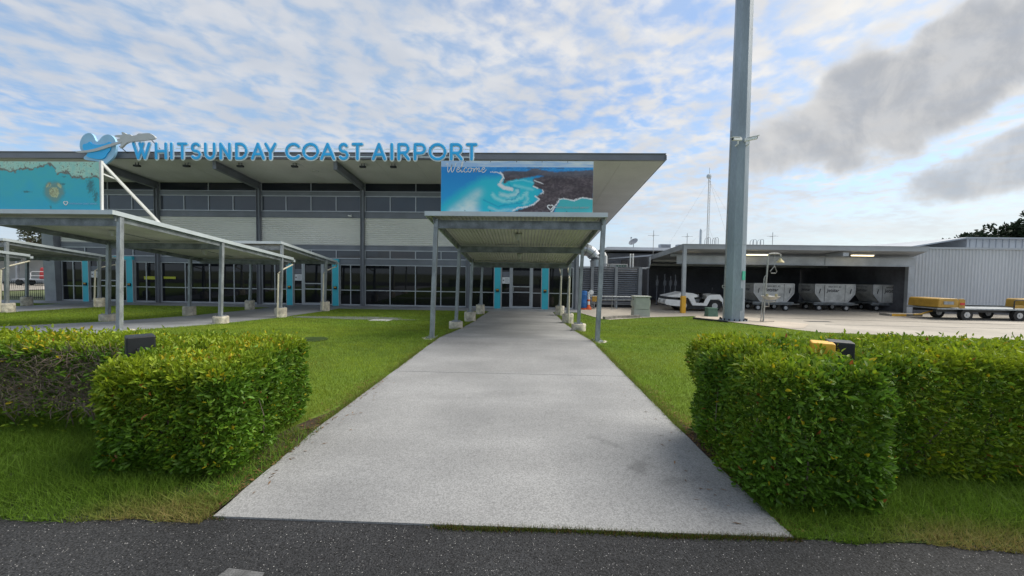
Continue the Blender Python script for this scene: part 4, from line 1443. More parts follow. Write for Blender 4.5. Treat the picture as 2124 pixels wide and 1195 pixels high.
# ------------------------------------------------------------------ plant screen, ducts and rails beside the terminal
LV = thing('louvre_screen', 'grey horizontal louvre screen around plant beside the terminal', 'screen', (5.5, 25, -.5))
lvx = [3.40, 4.30, 5.88, 7.28]
for x in (4.20, 5.73, 7.22):
    MB().box(x, x + .18, 24.92, 25.08, -.5, 2.10).build('post', 'louvreframe', LV)
MB().box(3.3, 7.40, 24.93, 25.07, 2.101, 2.14).box(3.3, 7.4, 24.95, 25.05, -.30, -.22).build('rail', 'louvreframe', LV)
MB().box(3.3, 7.22, 25.12, 25.16, -.5, 2.08).build('backing', 'darkmetal', LV)
for a, b in ((3.30, 4.198), (4.382, 5.728), (5.912, 7.218)):
    first = None
    for k in range(17):
        z = -.18 + k * .133
        if first is None:
            first = MB().add([(a, 24.96, z), (b, 24.96, z), (b, 25.06, z + .085), (a, 25.06, z + .085), (a, 24.97, z - .012), (b, 24.97, z - .012), (b, 25.07, z + .073), (a, 25.07, z + .073)],
                             [(0, 1, 2, 3), (7, 6, 5, 4), (0, 4, 5, 1), (1, 5, 6, 2), (2, 6, 7, 3), (3, 7, 4, 0)]).build('slat', 'louvre', LV)
        else:
            share(first, 'slat', (0, 0, k * .133), LV)
MB().box(7.40, 7.46, 24.95, 29, -.5, 2.1).build('side_panel', 'louvreframe', LV)
GR = thing('guard_rail', 'galvanised guard rail in front of the louvre screen', 'rail', (5.6, 24.2, -.5))
g = MB()
for z in (.00, .20):
    g.add([(3.8, 24.2, z), (7.2, 24.2, z), (7.2, 24.14, z + .05), (3.8, 24.14, z + .05), (7.2, 24.2, z + .10), (3.8, 24.2, z + .10)], [(0, 1, 2, 3), (3, 2, 4, 5)])
    g.box(3.8, 7.2, 24.202, 24.215, z, z + .1)
g.build('beam', 'galv', GR)
for x in (4.3, 5.7, 6.9):
    MB().box(x - .05, x + .05, 24.216, 24.30, -.5, .28).build('post', 'galv', GR)
DU = thing('air_duct', 'fat silver elbow duct rising beside the terminal corner', 'duct', (4.3, 26.8, 2.1))
pts = [(3.2, 26.8, 3.35)] + [(3.9 + .95 * math.sin(R(a)), 26.8, 2.40 + .95 * math.cos(R(a))) for a in range(0, 91, 15)] + [(4.85, 26.8, 2.0), (4.85, 26.8, .0)]
MB().tube(pts, .40, 18).build('elbow', 'duct', DU, smooth=False)
for i in (2, 4, 6):
    p = Vector(pts[i])
    dd = (Vector(pts[i + 1]) - Vector(pts[i - 1])).normalized()
    MB().cyl(p - dd * .03, p + dd * .03, .425, n=18).build('seam_band', 'galv', DU)
D2 = thing('exhaust_pipe', 'white bent exhaust pipe standing behind the louvre screen', 'pipe', (5.45, 26.2, 2.1))
MB().tube([(5.35, 26.2, 1.9), (5.35, 26.2, 2.85), (5.30, 26.2, 2.98), (5.15, 26.2, 3.02)], .13, 12).build('pipe', 'white', D2, smooth=True)
MB().cyl((5.35, 26.2, 2.30), (5.35, 26.2, 2.36), .155, n=12).build('collar', 'duct', D2)
D3 = thing('condenser_unit', 'pale condenser unit with round grilles on top of the plant screen', 'air conditioner', (6.1, 26.0, 2.1))
MB().box(5.55, 6.75, 25.8, 26.3, 2.05, 2.33).build('casing', 'offwhite', D3, bevel=.02)
g = MB()
for k in range(4):
    g.box(6.0 + k * .17, 6.12 + k * .17, 25.775, 25.797, 2.12, 2.26)
g.build('grille', 'greenbox', D3)
for px, lab in ((1307, 'white vertical pipe above the louvre screen, left of the pair'), (1312.5, 'white vertical pipe above the louvre screen, right of the pair')):
    a, b = sight(px, 556, 25.6), sight(px, 528, 25.6)
    o = thing('vent_pipe', lab, 'pipe', (a.x, 25.6, 1.4), 'pair of white vent pipes')
    MB().cyl((a.x, 25.6, 1.4), (a.x, 25.6, b.z), .045, n=10).build('pipe', 'white', o)
    MB().cyl((a.x, 25.6, b.z), (a.x, 25.6, b.z + .05), .06, .03, n=10).build('cowl', 'white', o)
# trolley corner: drum, reel, cone, box
o = thing('blue_drum', 'blue plastic drum beside the terminal corner', 'drum', (3.52, 23.35, -.5))
MB().lathe([(.20, 0), (.22, .03), (.21, .3), (.225, .33), (.21, .36), (.21, .75), (.225, .78), (.21, .81), (.2, 1.0), (.17, 1.02)], (3.52, 23.35, -.40), 18).build('body', 'bluep', o, smooth=True)
MB().cyl((3.52, 23.35, -.5), (3.52, 23.35, -.41), .24, n=18).build('base', 'orange', o)
o = thing('hose_reel_post', 'white post with hose reel and orange foot at the terminal corner', 'post', (3.95, 23.3, -.5))
MB().cyl((3.82, 23.3, -.45), (3.82, 23.3, .55), .075, n=12).build('post', 'white', o)
MB().lathe([(.19, 0), (.17, .1), (.10, .22), (.075, .30)], (3.82, 23.3, -.5), 14).build('foot', 'orange', o, smooth=True)
MB().cyl((3.82, 23.3, .0), (3.82, 23.3, .12), .079, n=12).build('stripe', 'orange', o)
MB().cyl((3.96, 23.2, .55), (3.96, 23.28, .55), .14, n=16).cyl((3.96, 23.17, .55), (3.96, 23.199, .55), .05, n=10).build('reel', 'white', o)
MB().tube([(3.98, 23.25, -.15), (4.12, 23.2, -.2), (4.12, 23.2, -.4), (3.98, 23.2, -.42)], .02, 6).build('hose', 'black', o)
o = thing('orange_box', 'small orange box mounted low beside the white reel post', 'box', (4.2, 23.5, -.5))
MB().box(4.06, 4.36, 23.42, 23.56, -.02, .30).build('box', 'yellow', o, bevel=.015)
MB().cyl((4.2, 23.5, -.5), (4.2, 23.5, -.021), .025, n=8).build('stand', 'galv', o)
o = thing('sign_stake', 'thin metal stake standing on the apron before the guard rail', 'stake', (5.25, 23.3, -.5))
MB().cyl((5.22, 23.3, -.48), (5.22, 23.3, .42), .014, n=6).build('rod', 'metal', o)
MB().lathe([(.12, 0), (.1, .02), (.02, .03)], (5.22, 23.3, -.5), 12).build('base', 'metal', o)
# cabinet, green pillar
o = thing('utility_cabinet', 'beige steel utility cabinet on a plinth at the lawn edge', 'cabinet', (5.87, 19.6, -.48))
MB().box(5.47, 6.27, 19.5, 20.05, -.48, -.13).build('plinth', 'cabinet', o, bevel=.01)
MB().box(5.49, 6.25, 19.52, 20.03, -.128, .50).build('body', 'cabinet', o, bevel=.015)
MB().box(5.44, 6.30, 19.46, 20.08, .502, .56).build('lid', 'cabinet', o, bevel=.02)
MB().box(5.54, 6.20, 19.50, 19.518, -.08, .46).box(5.60, 5.64, 19.49, 19.499, .14, .24, 0).build('door_panel', 'cabinet', o, bevel=.004)
MB().box(6.252, 6.31, 19.6, 19.95, .05, .36).box(5.42, 5.488, 19.6, 19.95, .05, .36).build('side_vent', 'cabinet', o)
o = thing('green_pillar', 'short green electrical pillar box at the foot of the tall mast', 'electrical box', (9.62, 20.2, -.48))
MB().add([(9.36, 20.0, -.49), (9.88, 20.0, -.49), (9.88, 20.45, -.49), (9.36, 20.45, -.49), (9.39, 20.03, -.07), (9.85, 20.03, -.07), (9.85, 20.42, -.07), (9.39, 20.42, -.07)],
         [(0, 3, 2, 1), (4, 5, 6, 7), (0, 1, 5, 4), (1, 2, 6, 5), (2, 3, 7, 6), (3, 0, 4, 7)]).build('body', 'greenbox', o, bevel=.01)
MB().box(9.37, 9.87, 20.01, 20.44, -.069, -.02).build('lid', 'greenbox', o, bevel=.015)

# ------------------------------------------------------------------ tall mast
mx_, my_, mz_ = 9.62, 18.1, -.44
MT = thing('light_mast', 'very tall tapered galvanised light mast rising out of the picture', 'mast', (mx_, my_, mz_))
rad = lambda z: .435 - .0052 * (z - mz_)
tw = R(22.5) + R(-14)
secs = [mz_ + .03, 3.05, 10.6, 20, 26]
for a, b in zip(secs[:-1], secs[1:]):
    MB().cyl((mx_, my_, a), (mx_, my_, b + .0), rad(a) + (0.0 if a > 4 else .012), rad(b), 8, twist=tw).build('shaft_section', 'mast', MT)
MB().cyl((mx_, my_, mz_), (mx_, my_, mz_ + .05), .60, n=24).build('base_flange', 'mast', MT)
for k in range(16):
    a = 2 * math.pi * k / 16
    MB().cyl((mx_ + .54 * math.cos(a), my_ + .54 * math.sin(a), mz_ + .05), (mx_ + .54 * math.cos(a), my_ + .54 * math.sin(a), mz_ + .13), .03, n=6).build('anchor_bolt', 'darkmetal', MT)
ff = [Vector((math.cos(a), math.sin(a), 0)) for a in (R(-107), R(-62))]
f0 = ff[0]
s0 = Vector((-f0.y, f0.x, 0))
cA = Vector((mx_, my_, 0)) + f0 * (rad(.6) * .935)
dpan = MB()
for dz_a, dz_b, w_, th_ in ((.0, 1.05, .30, .02),):
    p = cA + s0 * .12
    dpan.bar((p.x, p.y, .08), (p.x, p.y, 1.08), w_, .03, upv=(f0.x, f0.y, 0))
dpan.build('access_door', 'mast', MT)
MB().bar((mx_ - .46, my_ - .05, mz_), (mx_ - .42, my_ - .05, 8.2), .03, .03).build('conduit', 'metal', MT)
cu = MB()
for k in range(10):
    a0_, a1_ = 2 * math.pi * k / 10, 2 * math.pi * (k + 1) / 10
    cu.bar((mx_ - .53 + .07 * math.cos(a0_), my_ - .1, 1.14 + .07 * math.sin(a0_)), (mx_ - .53 + .07 * math.cos(a1_), my_ - .1, 1.14 + .07 * math.sin(a1_)), .025)
cu.build('cable_eye', 'metal', MT)
sgn = MB()
p = Vector((mx_, my_, 0)) + Vector((math.cos(R(-58)), math.sin(R(-58)), 0)) * (rad(1.7) * .97)
sgn.bar((p.x - .02, p.y - .03, 1.46), (p.x - .02, p.y - .03, 1.86), .20, .02, upv=(math.cos(R(-62)), math.sin(R(-62)), 0))
sgn.build('green_notice', 'signgreen', MT)
for sx, lab in ((-1, 'white security camera on the tall mast pointing left'), (1, 'white security camera on the tall mast pointing right')):
    o = thing('security_camera', lab, 'camera', (mx_ + sx * .25, my_ - .5, 7.55), 'security cameras on the tall mast')
    c = Vector((mx_ - .10 + sx * .26, my_ - .52, 7.66))
    d = Vector((sx * .9, -.35, -.10 if sx < 0 else .12)).normalized()
    MB().bar(c - d * .2, c + d * .28, .13, .12).build('housing', 'white', o, bevel=.02)
    MB().bar(c - d * .1 + Vector((0, 0, .075)), c + d * .36 + Vector((0, 0, .075)), .16, .015).build('sun_shield', 'white', o)
    MB().cyl(c + d * .281, c + d * .30, .045, n=10).build('lens', 'black', o)
    MB().tube([(c.x - sx * .02, c.y, c.z - .06), (c.x - sx * .02, c.y, c.z - .2), (c.x - sx * .03, my_ - .3, c.z - .22)], .03, 8).build('bracket', 'white', o)

# ------------------------------------------------------------------ safety shower
SS = thing('safety_shower', 'free standing safety shower with pull handle and eye wash bowl', 'safety shower', (10.95, 17.9, -.44))
q = lambda px, py: (10.95 + (px - 1584) / 44.7, 2.67 - (py - 527) / 44.7)
Yp = 17.9


def pipe(name, pts, r, m='metal', n=8):
    MB().tube([(q(*p)[0], Yp, q(*p)[1]) for p in pts], r, n).build(name, m, SS, smooth=True)


pipe('riser', [(1580, 666), (1582, 600), (1584, 560), (1585, 531), (1587, 528), (1592, 527), (1605, 527), (1609, 529), (1609.5, 534)], .035)
hx, hz = q(1609, 535)
MB().lathe([(.17, 0), (.16, .02), (.04, .16), (.03, .2)], (hx, Yp, hz - .22), 18).build('shower_head', 'brass', SS, smooth=True)
pipe('pull_rod', [(1598, 527), (1598, 552)], .012)
pipe('pull_handle', [(1598, 552), (1590, 563), (1592, 566.5), (1601, 566.5), (1603, 563), (1598, 552)], .016)
pipe('side_pipe', [(1584, 571), (1580, 573), (1578.5, 578), (1577.5, 612), (1575, 666)], .02)
bx, bz = q(1592, 614)
MB().lathe([(.10, -.16), (.26, -.10), (.36, .0), (.38, .02), (.35, .015), (.2, -.05), (.05, -.07)], (bx, Yp - .02, bz), 20).build('eye_wash_bowl', 'metal', SS, smooth=True)
MB().cyl((bx - .2, Yp - .1, bz), (bx - .2, Yp - .1, bz + .12), .05, n=8).cyl((bx + .2, Yp - .1, bz), (bx + .2, Yp - .1, bz + .12), .05, n=8).build('spray_nozzle', 'brass', SS)
pipe('bowl_arm', [(1582, 634), (1590, 634), (1589, 625)], .025)
pipe('bowl_arm', [(1583, 625), (1602, 624), (1604, 620)], .025)
MB().bar((9.9, 17.95, -.40), (11.0, 17.7, -.43), .03).bar((10.5, 17.6, -.42), (11.4, 18.0, -.42), .03).bar((10.75, 17.5, -.42), (10.9, 18.2, -.42), .03).build('foot', 'darkmetal', SS)

# ------------------------------------------------------------------ tow tractor
TG = thing('baggage_tractor', 'white open baggage tow tractor parked under the shed edge', 'tow tractor', (10, 24.1, -.5))
# profile digitised from the side (x 260..1440, y 490..880 of the tractor), to metres
tx = lambda x: 8.36 + (x - 260) * .00300
tz = lambda y: -.5 + (885 - y) * .00290
prof_s = [(310, 575), (440, 545), (620, 495), (800, 512), (895, 545), (890, 590), (825, 600), (870, 705), (1015, 712), (1095, 555), (1140, 543), (1330, 530), (1385, 610), (1435, 690), (1425, 795), (1400, 790), (1380, 690), (1300, 620), (1150, 625), (1080, 768), (800, 762), (735, 640), (700, 600), (560, 660), (555, 785), (400, 775), (280, 750), (262, 725), (275, 640), (500, 655), (500, 610), (300, 585)]
for ya, yb in ((23.3, 23.36), (24.54, 24.6)):
    MB().prism([(tx(x), tz(y)) for x, y in prof_s], ya, yb).build('side_panel', 'white', TG)
MB().prism([(tx(x), tz(y)) for x, y in [(310, 578), (440, 548), (620, 498), (800, 515), (890, 548), (885, 585), (600, 600), (310, 592)]], 23.36, 24.54).build('bonnet', 'white', TG)
MB().prism([(tx(x), tz(y)) for x, y in [(278, 642), (555, 660), (553, 783), (400, 773), (284, 750), (266, 725)]], 23.36, 24.54).build('front_bumper', 'white', TG)
MB().prism([(tx(x), tz(y)) for x, y in [(300, 593), (560, 603), (560, 659), (285, 641)]], 23.30, 24.60).build('grille', 'black', TG)
MB().prism([(tx(x), tz(y)) for x, y in [(1095, 557), (1140, 545), (1330, 532), (1383, 610), (1430, 690), (1300, 640), (1100, 640)]], 23.36, 24.54).build('rear_deck', 'white', TG)
MB().prism([(tx(x), tz(y)) for x, y in [(560, 660), (720, 640), (800, 760), (1080, 765), (1160, 640), (1300, 640), (1380, 700), (1395, 760), (1200, 840), (600, 840)]], 23.40, 24.50).build('chassis', 'darkmetal', TG)
MB().box(tx(900), tx(1030), 23.55, 23.95, tz(640), tz(600)).box(tx(1010), tx(1040), 23.55, 23.95, tz(600), tz(520)).build('seat', 'black', TG, bevel=.02)
MB().tube([(tx(880), 23.75, tz(560)), (tx(960), 23.75, tz(515))], .02, 8).lathe([(.18, 0), (.2, .015), (.18, .03)], (tx(965), 23.75, tz(518)), 16).build('steering_wheel', 'black', TG)
MB().cyl((tx(1265), 23.9, tz(530)), (tx(1265), 23.9, tz(430)), .02, n=6).box(tx(1250), tx(1280), 23.85, 23.95, tz(430), tz(400)).build('beacon', 'darkmetal', TG)
for x in (640, 1240):
    for y in (23.34, 24.36):
        w = MB().cyl((tx(x), y, -.5 + .34), (tx(x), y + .2, -.5 + .34), .34, n=20).build('wheel', 'rubber', TG)
        MB().cyl((tx(x), y - .012, -.16), (tx(x), y + .1, -.16), .17, n=14).build('rim', 'rim', w)
for y in (23.5, 24.3):
    MB().box(tx(262) - .02, tx(270), y - .1, y + .12, tz(715), tz(665)).build('headlight', 'offwhite', TG)

# ------------------------------------------------------------------ baggage containers on dollies
def dolly(x, y, rot, lab_d, lab_c, code):
    o = thing('container_dolly', lab_d, 'dolly', (x, y, -.5), 'container dollies in the shed')
    MB().box(x - 1.25, x + 1.25, y, y + 1.5, -.02, .06).box(x - 1.2, x + 1.2, y + .1, y + .2, -.12, -.021).box(x - 1.2, x + 1.2, y + 1.3, y + 1.4, -.12, -.021).build('deck', 'galv_dark', o)
    for wx in (-.85, .85):
        for wy in (.12, 1.25):
            w = MB().cyl((x + wx, y + wy, -.31), (x + wx, y + wy + .13, -.31), .19, n=16).build('wheel', 'rubber', o)
            MB().cyl((x + wx, y + wy - .01, -.31), (x + wx, y + wy + .05, -.31), .11, n=12).build('rim', 'rim', w)
            MB().box(x + wx - .05, x + wx + .05, y + wy + .02, y + wy + .1, -.3, -.02).build('fork', 'darkmetal', o)
    MB().tube([(x + 1.25, y + .75, -.1), (x + 1.9, y + .75, -.12), (x + 2.1, y + .75, -.1)], .03, 6).build('tow_bar', 'metal', o)
    c = thing('cargo_container', lab_c, 'container', (x, y, .06), 'white baggage containers')
    w = 1.22
    poly = [(x - w, 1.20), (x + w, 1.20), (x + w, .62), (x + w - .42, .08), (x - w + .42, .08), (x - w, .62)]
    MB().prism(poly, y + .02, y + 1.5).build('shell', 'offwhite', c)
    fr = MB()
    for (a, b) in zip(poly, poly[1:] + poly[:1]):
        fr.bar((a[0], y + .008, a[1]), (b[0], y + .008, b[1]), .045, .05, upv=(0, 1, 0))
    fr.build('edge_frame', 'rim', c)
    MB().box(x - .62, x + .62, y + .004, y + .018, .14, 1.15).build('door_panel', 'offwhite', c)
    MB().box(x - .64, x - .622, y - .004, y + .019, .12, 1.17).box(x + .622, x + .64, y - .004, y + .019, .12, 1.17).build('door_seal', 'inkgrey', c)
    text('maker_lettering', 'Jetstar', (x - .52, y + .001, .72), .30, 'ink', c, width=.80, shear=.12, bold=.006)
    text('code_lettering', code, (x - .42, y + .001, 1.00), .13, 'ink', c, width=.80, bold=.003)
    t1 = text('maker_lettering', 'Jetstar', (x - w - .004, y + 1.25, .75), .26, 'inkgrey', c, width=.85, shear=.12, rotz=R(-90), bold=.005)
    t2 = text('code_lettering', code, (x - w - .004, y + 1.25, 1.02), .12, 'inkgrey', c, width=.80, rotz=R(-90))
    for hx in (-.95, .95):
        MB().bar((x + hx, y + .0, .62), (x + hx + .06, y + .0, .92), .035, .02, upv=(0, 1, 0)).build('strap', 'ink', c)


dolly(15.5, 24.6, 0, 'container dolly nearest the tall mast in the shed', 'bright white baggage container nearest the tall mast', 'AKH 4271 JQ')
dolly(19.6, 25.1, 0, 'middle container dolly in the shed', 'white baggage container in the middle of the row', 'AKH 5111 JQ')
dolly(23.6, 25.6, 0, 'container dolly half behind the shed column', 'dim baggage container half behind the shed column', 'AKH 5124 JQ')
# clutter deep in the shed
for k, (px, py, lab) in enumerate(((1362, 612, 'slim grey stanchion deep in the shed, leftmost'), (1378, 612, 'slim grey stanchion deep in the shed, second from left'), (1390, 612, 'slim grey stanchion deep in the shed, third from left'), (1400, 612, 'slim grey stanchion deep in the shed behind the yellow post'))):
    a = sight(px, py, 28)
    o = thing('stanchion', lab, 'stanchion', (a.x, 28, -.5), 'stanchions in the shed')
    MB().cyl((a.x, 28, -.46), (a.x, 28, 1.6 + .1 * (k % 2)), .03, n=8).build('rod', 'backwall', o)
    MB().lathe([(.16, 0), (.14, .03), (.03, .05)], (a.x, 28, -.5), 12).build('base', 'darkmetal', o)
    MB().box(a.x - .1, a.x + .1, 27.95, 28.0, .9, 1.25).build('plate', 'noticegrey', o)

# ------------------------------------------------------------------ yellow trailers
def trailer(x, y, lab, L=5.3):
    o = thing('baggage_trailer', lab, 'trailer', (x, y, -.49), 'yellow flatbed trailers')
    MB().box(x, x + L, y, y + 1.7, .08, .135).box(x, x + L, y - .02, y, .07, .14).build('deck', 'galv', o)
    MB().box(x + .2, x + L - .2, y + .25, y + .4, -.08, .079).box(x + .2, x + L - .2, y + 1.3, y + 1.45, -.08, .079).box(x + 1.2, x + 1.5, y + .4, y + 1.3, -.1, .07).box(x + 3.9, x + 4.2, y + .4, y + 1.3, -.1, .07).build('chassis', 'darkmetal', o)
    for wx in (1.55, 4.15):
        for wy in (.05, 1.4):
            w = MB().cyl((x + wx, y + wy, -.20), (x + wx, y + wy + .2, -.20), .30, n=20).build('wheel', 'rubber', o)
            MB().lathe([(.15, 0), (.14, .03), (.05, .05), (.05, .09)], (0, 0, 0), 14)
            MB().cyl((x + wx, y + wy - .012, -.20), (x + wx, y + wy + .05, -.20), .15, n=14).cyl((x + wx, y + wy - .04, -.20), (x + wx, y + wy + .0, -.20), .05, n=10).build('rim', 'rim', w)
    b = MB()
    P = [(x + .10, .16), (x + .14, .58), (x + .24, .63), (x + 1.05, .63), (x + 1.12, .52), (x + 1.12, .16)]
    b.prism(P, y + .05, y + 1.65)
    bo = b.build('engine_box', 'yellow', o, bevel=.03)
    MB().box(x + .35, x + .85, y + .03, y + .049, .32, .48).build('grille', 'galv', bo)
    e = MB()
    e.tube([(x + 1.15, y + .06, .14), (x + 1.42, y + .06, .14)], .02, 6)
    e.box(x + 1.13, x + 1.42, y + .05, y + .08, .15, .58)
    e.build('side_plate', 'yellow', o)
    MB().box(x + 1.17, x + 1.40, y + .035, y + .049, .30, .42).build('reflector', 'red', o)
    MB().tube([(x + 1.12, y + .08, .60), (x + 1.36, y + .08, .60), (x + 1.42, y + .08, .52), (x + 1.43, y + .08, .14)], .022, 8).build('end_rail', 'yellow', o)
    MB().tube([(x + 3.85, y + .06, .14), (x + 3.86, y + .06, .54), (x + 3.95, y + .06, .60), (x + 5.12, y + .06, .60), (x + 5.22, y + .06, .54), (x + 5.23, y + .06, .14)], .024, 8).build('end_rail', 'darkmetal', o, smooth=True)
    MB().box(x + 3.88, x + 5.2, y + .04, y + .08, .17, .33).build('end_board', 'yellow', o)
    MB().tube([(x + .6, y + .8, -.06), (x + .2, y + .6, -.10), (x - .3, y + .5, -.24), (x - .7, y + .45, -.26)], .045, 8).build('tow_bar', 'yellow', o, smooth=True)
    return o


trailer(21.2, 20.55, 'yellow flatbed trailer with engine box parked before the ribbed wall')
trailer(26.5, 20.65, 'second yellow flatbed trailer cut by the right edge of the picture')

# ------------------------------------------------------------------ far left: fence, shed, cart
FN = thing('picket_fence', 'black steel picket fence at the far left edge', 'fence', (-34, 23.6, -.5))
first = None
for k in range(46):
    x = -30.9 - k * .135
    if first is None:
        first = MB().box(x - .01, x + .01, 23.59, 23.61, -.45, .68).build('picket', 'black', FN)
    else:
        share(first, 'picket', (-k * .135, 0, 0), FN)
MB().box(-37.2, -30.85, 23.575, 23.588, -.36, -.32).box(-37.2, -30.85, 23.575, 23.588, .55, .59).build('rail', 'black', FN)
LS = thing('far_shed', 'long pale walled shed far away at the left edge', 'shed', (-65, 47, -.5))
MB().box(-100, -46, 48, 60, -.5, 3.5).build('wall', 'palewall', LS)
MB().box(-101, -45, 44.5, 61, 3.5, 3.95).build('roof', 'backroof', LS)
for k in range(8):
    MB().box(-94 + k * 6.4, -93.75 + k * 6.4, 44.8, 45.05, -.5, 3.499).build('post', 'shedgrey', LS)
CT = thing('luggage_cart', 'flat luggage cart with white rail standing before the far shed', 'cart', (-55, 42, -.5))
MB().box(-57.8, -52.6, 41.4, 42.8, .12, .24).build('deck', 'shedgrey', CT)
for wx in (-57.0, -53.4):
    for wy in (41.4, 42.5):
        MB().cyl((wx, wy, -.15), (wx, wy + .2, -.15), .34, n=16).build('wheel', 'rubber', CT)
MB().tube([(-55.6, 41.45, .24), (-55.55, 41.45, .95), (-55.4, 41.45, 1.08), (-52.8, 41.45, 1.08), (-52.75, 41.45, .24)], .03, 6).tube([(-55.6, 41.45, .62), (-52.75, 41.45, .62)], .03, 6).build('rail', 'white', CT)
o = thing('red_bag', 'red bag lying on the far luggage cart', 'bag', (-54.6, 42, .24))
MB().add([(-55.0, 41.7, .24), (-53.6, 41.7, .24), (-53.6, 42.4, .24), (-55.0, 42.4, .24), (-54.9, 41.75, 1.55), (-54.2, 41.75, 1.45), (-53.7, 42.3, 1.2), (-54.9, 42.3, 1.55)], [(0, 3, 2, 1), (4, 5, 6, 7), (0, 1, 5, 4), (1, 2, 6, 5), (2, 3, 7, 6), (3, 0, 4, 7)]).build('body', 'red', o, bevel=.12)
MB().tube([(-54.6, 41.9, 1.5), (-54.5, 41.9, 1.62), (-54.3, 41.9, 1.58), (-54.3, 41.9, 1.45)], .03, 6).build('strap', 'black', o)
o = thing('green_bag', 'green bag lying on the far luggage cart', 'bag', (-53.1, 42, .24))
MB().add([(-53.5, 41.7, .24), (-52.7, 41.7, .24), (-52.7, 42.4, .24), (-53.5, 42.4, .24), (-53.4, 41.75, 1.2), (-52.9, 41.75, 1.3), (-52.8, 42.3, 1.1), (-53.4, 42.3, 1.2)], [(0, 3, 2, 1), (4, 5, 6, 7), (0, 1, 5, 4), (1, 2, 6, 5), (2, 3, 7, 6), (3, 0, 4, 7)]).build('body', 'greenbox', o, bevel=.1)
MB().tube([(-53.3, 41.9, 1.2), (-53.2, 41.9, 1.35), (-53.0, 41.9, 1.38), (-52.9, 41.9, 1.25)], .03, 6).build('strap', 'black', o)

# ------------------------------------------------------------------ leaves
def leaf_mesh(pos, nrm, size, wid, droop=.25):
    """pos (n,3), nrm outward growth direction (n,3): folded oval leaves of two quads"""
    n = len(pos)
    d = nrm + rng.normal(0, .55, (n, 3)) + np.array((0, 0, .25))
    d /= np.linalg.norm(d, axis=1)[:, None]
    a = np.cross(d, rng.normal(0, 1, (n, 3)) * .6 + np.cross(d, np.cross(d, nrm + rng.normal(0, .25, (n, 3)))) * 0 + np.cross(nrm, d) * 0 + nrm * 1.2)
    ln = np.linalg.norm(a, axis=1)[:, None]
    a = a / np.maximum(ln, 1e-4)
    u = np.cross(a, d)
    s = size[:, None]
    w = (wid * size)[:, None]
    k = rng.uniform(.0, droop, (n, 1)) * s
    b = pos
    l1, r1 = pos + d * s * .35 + a * w * .5 + u * w * .22, pos + d * s * .35 - a * w * .5 + u * w * .22
    l2, r2 = pos + d * s * .72 + a * w * .38 + u * w * .15 - u * k * .35, pos + d * s * .72 - a * w * .38 + u * w * .15 - u * k * .35
    t = pos + d * s - u * k
    V = np.stack([b, l1, l2, t, r2, r1], 1).reshape(-1, 3)
    o = np.arange(n)[:, None] * 6
    F = np.concatenate([o + np.array([0, 3, 2, 1]), o + np.array([0, 5, 4, 3])])
    return V, F


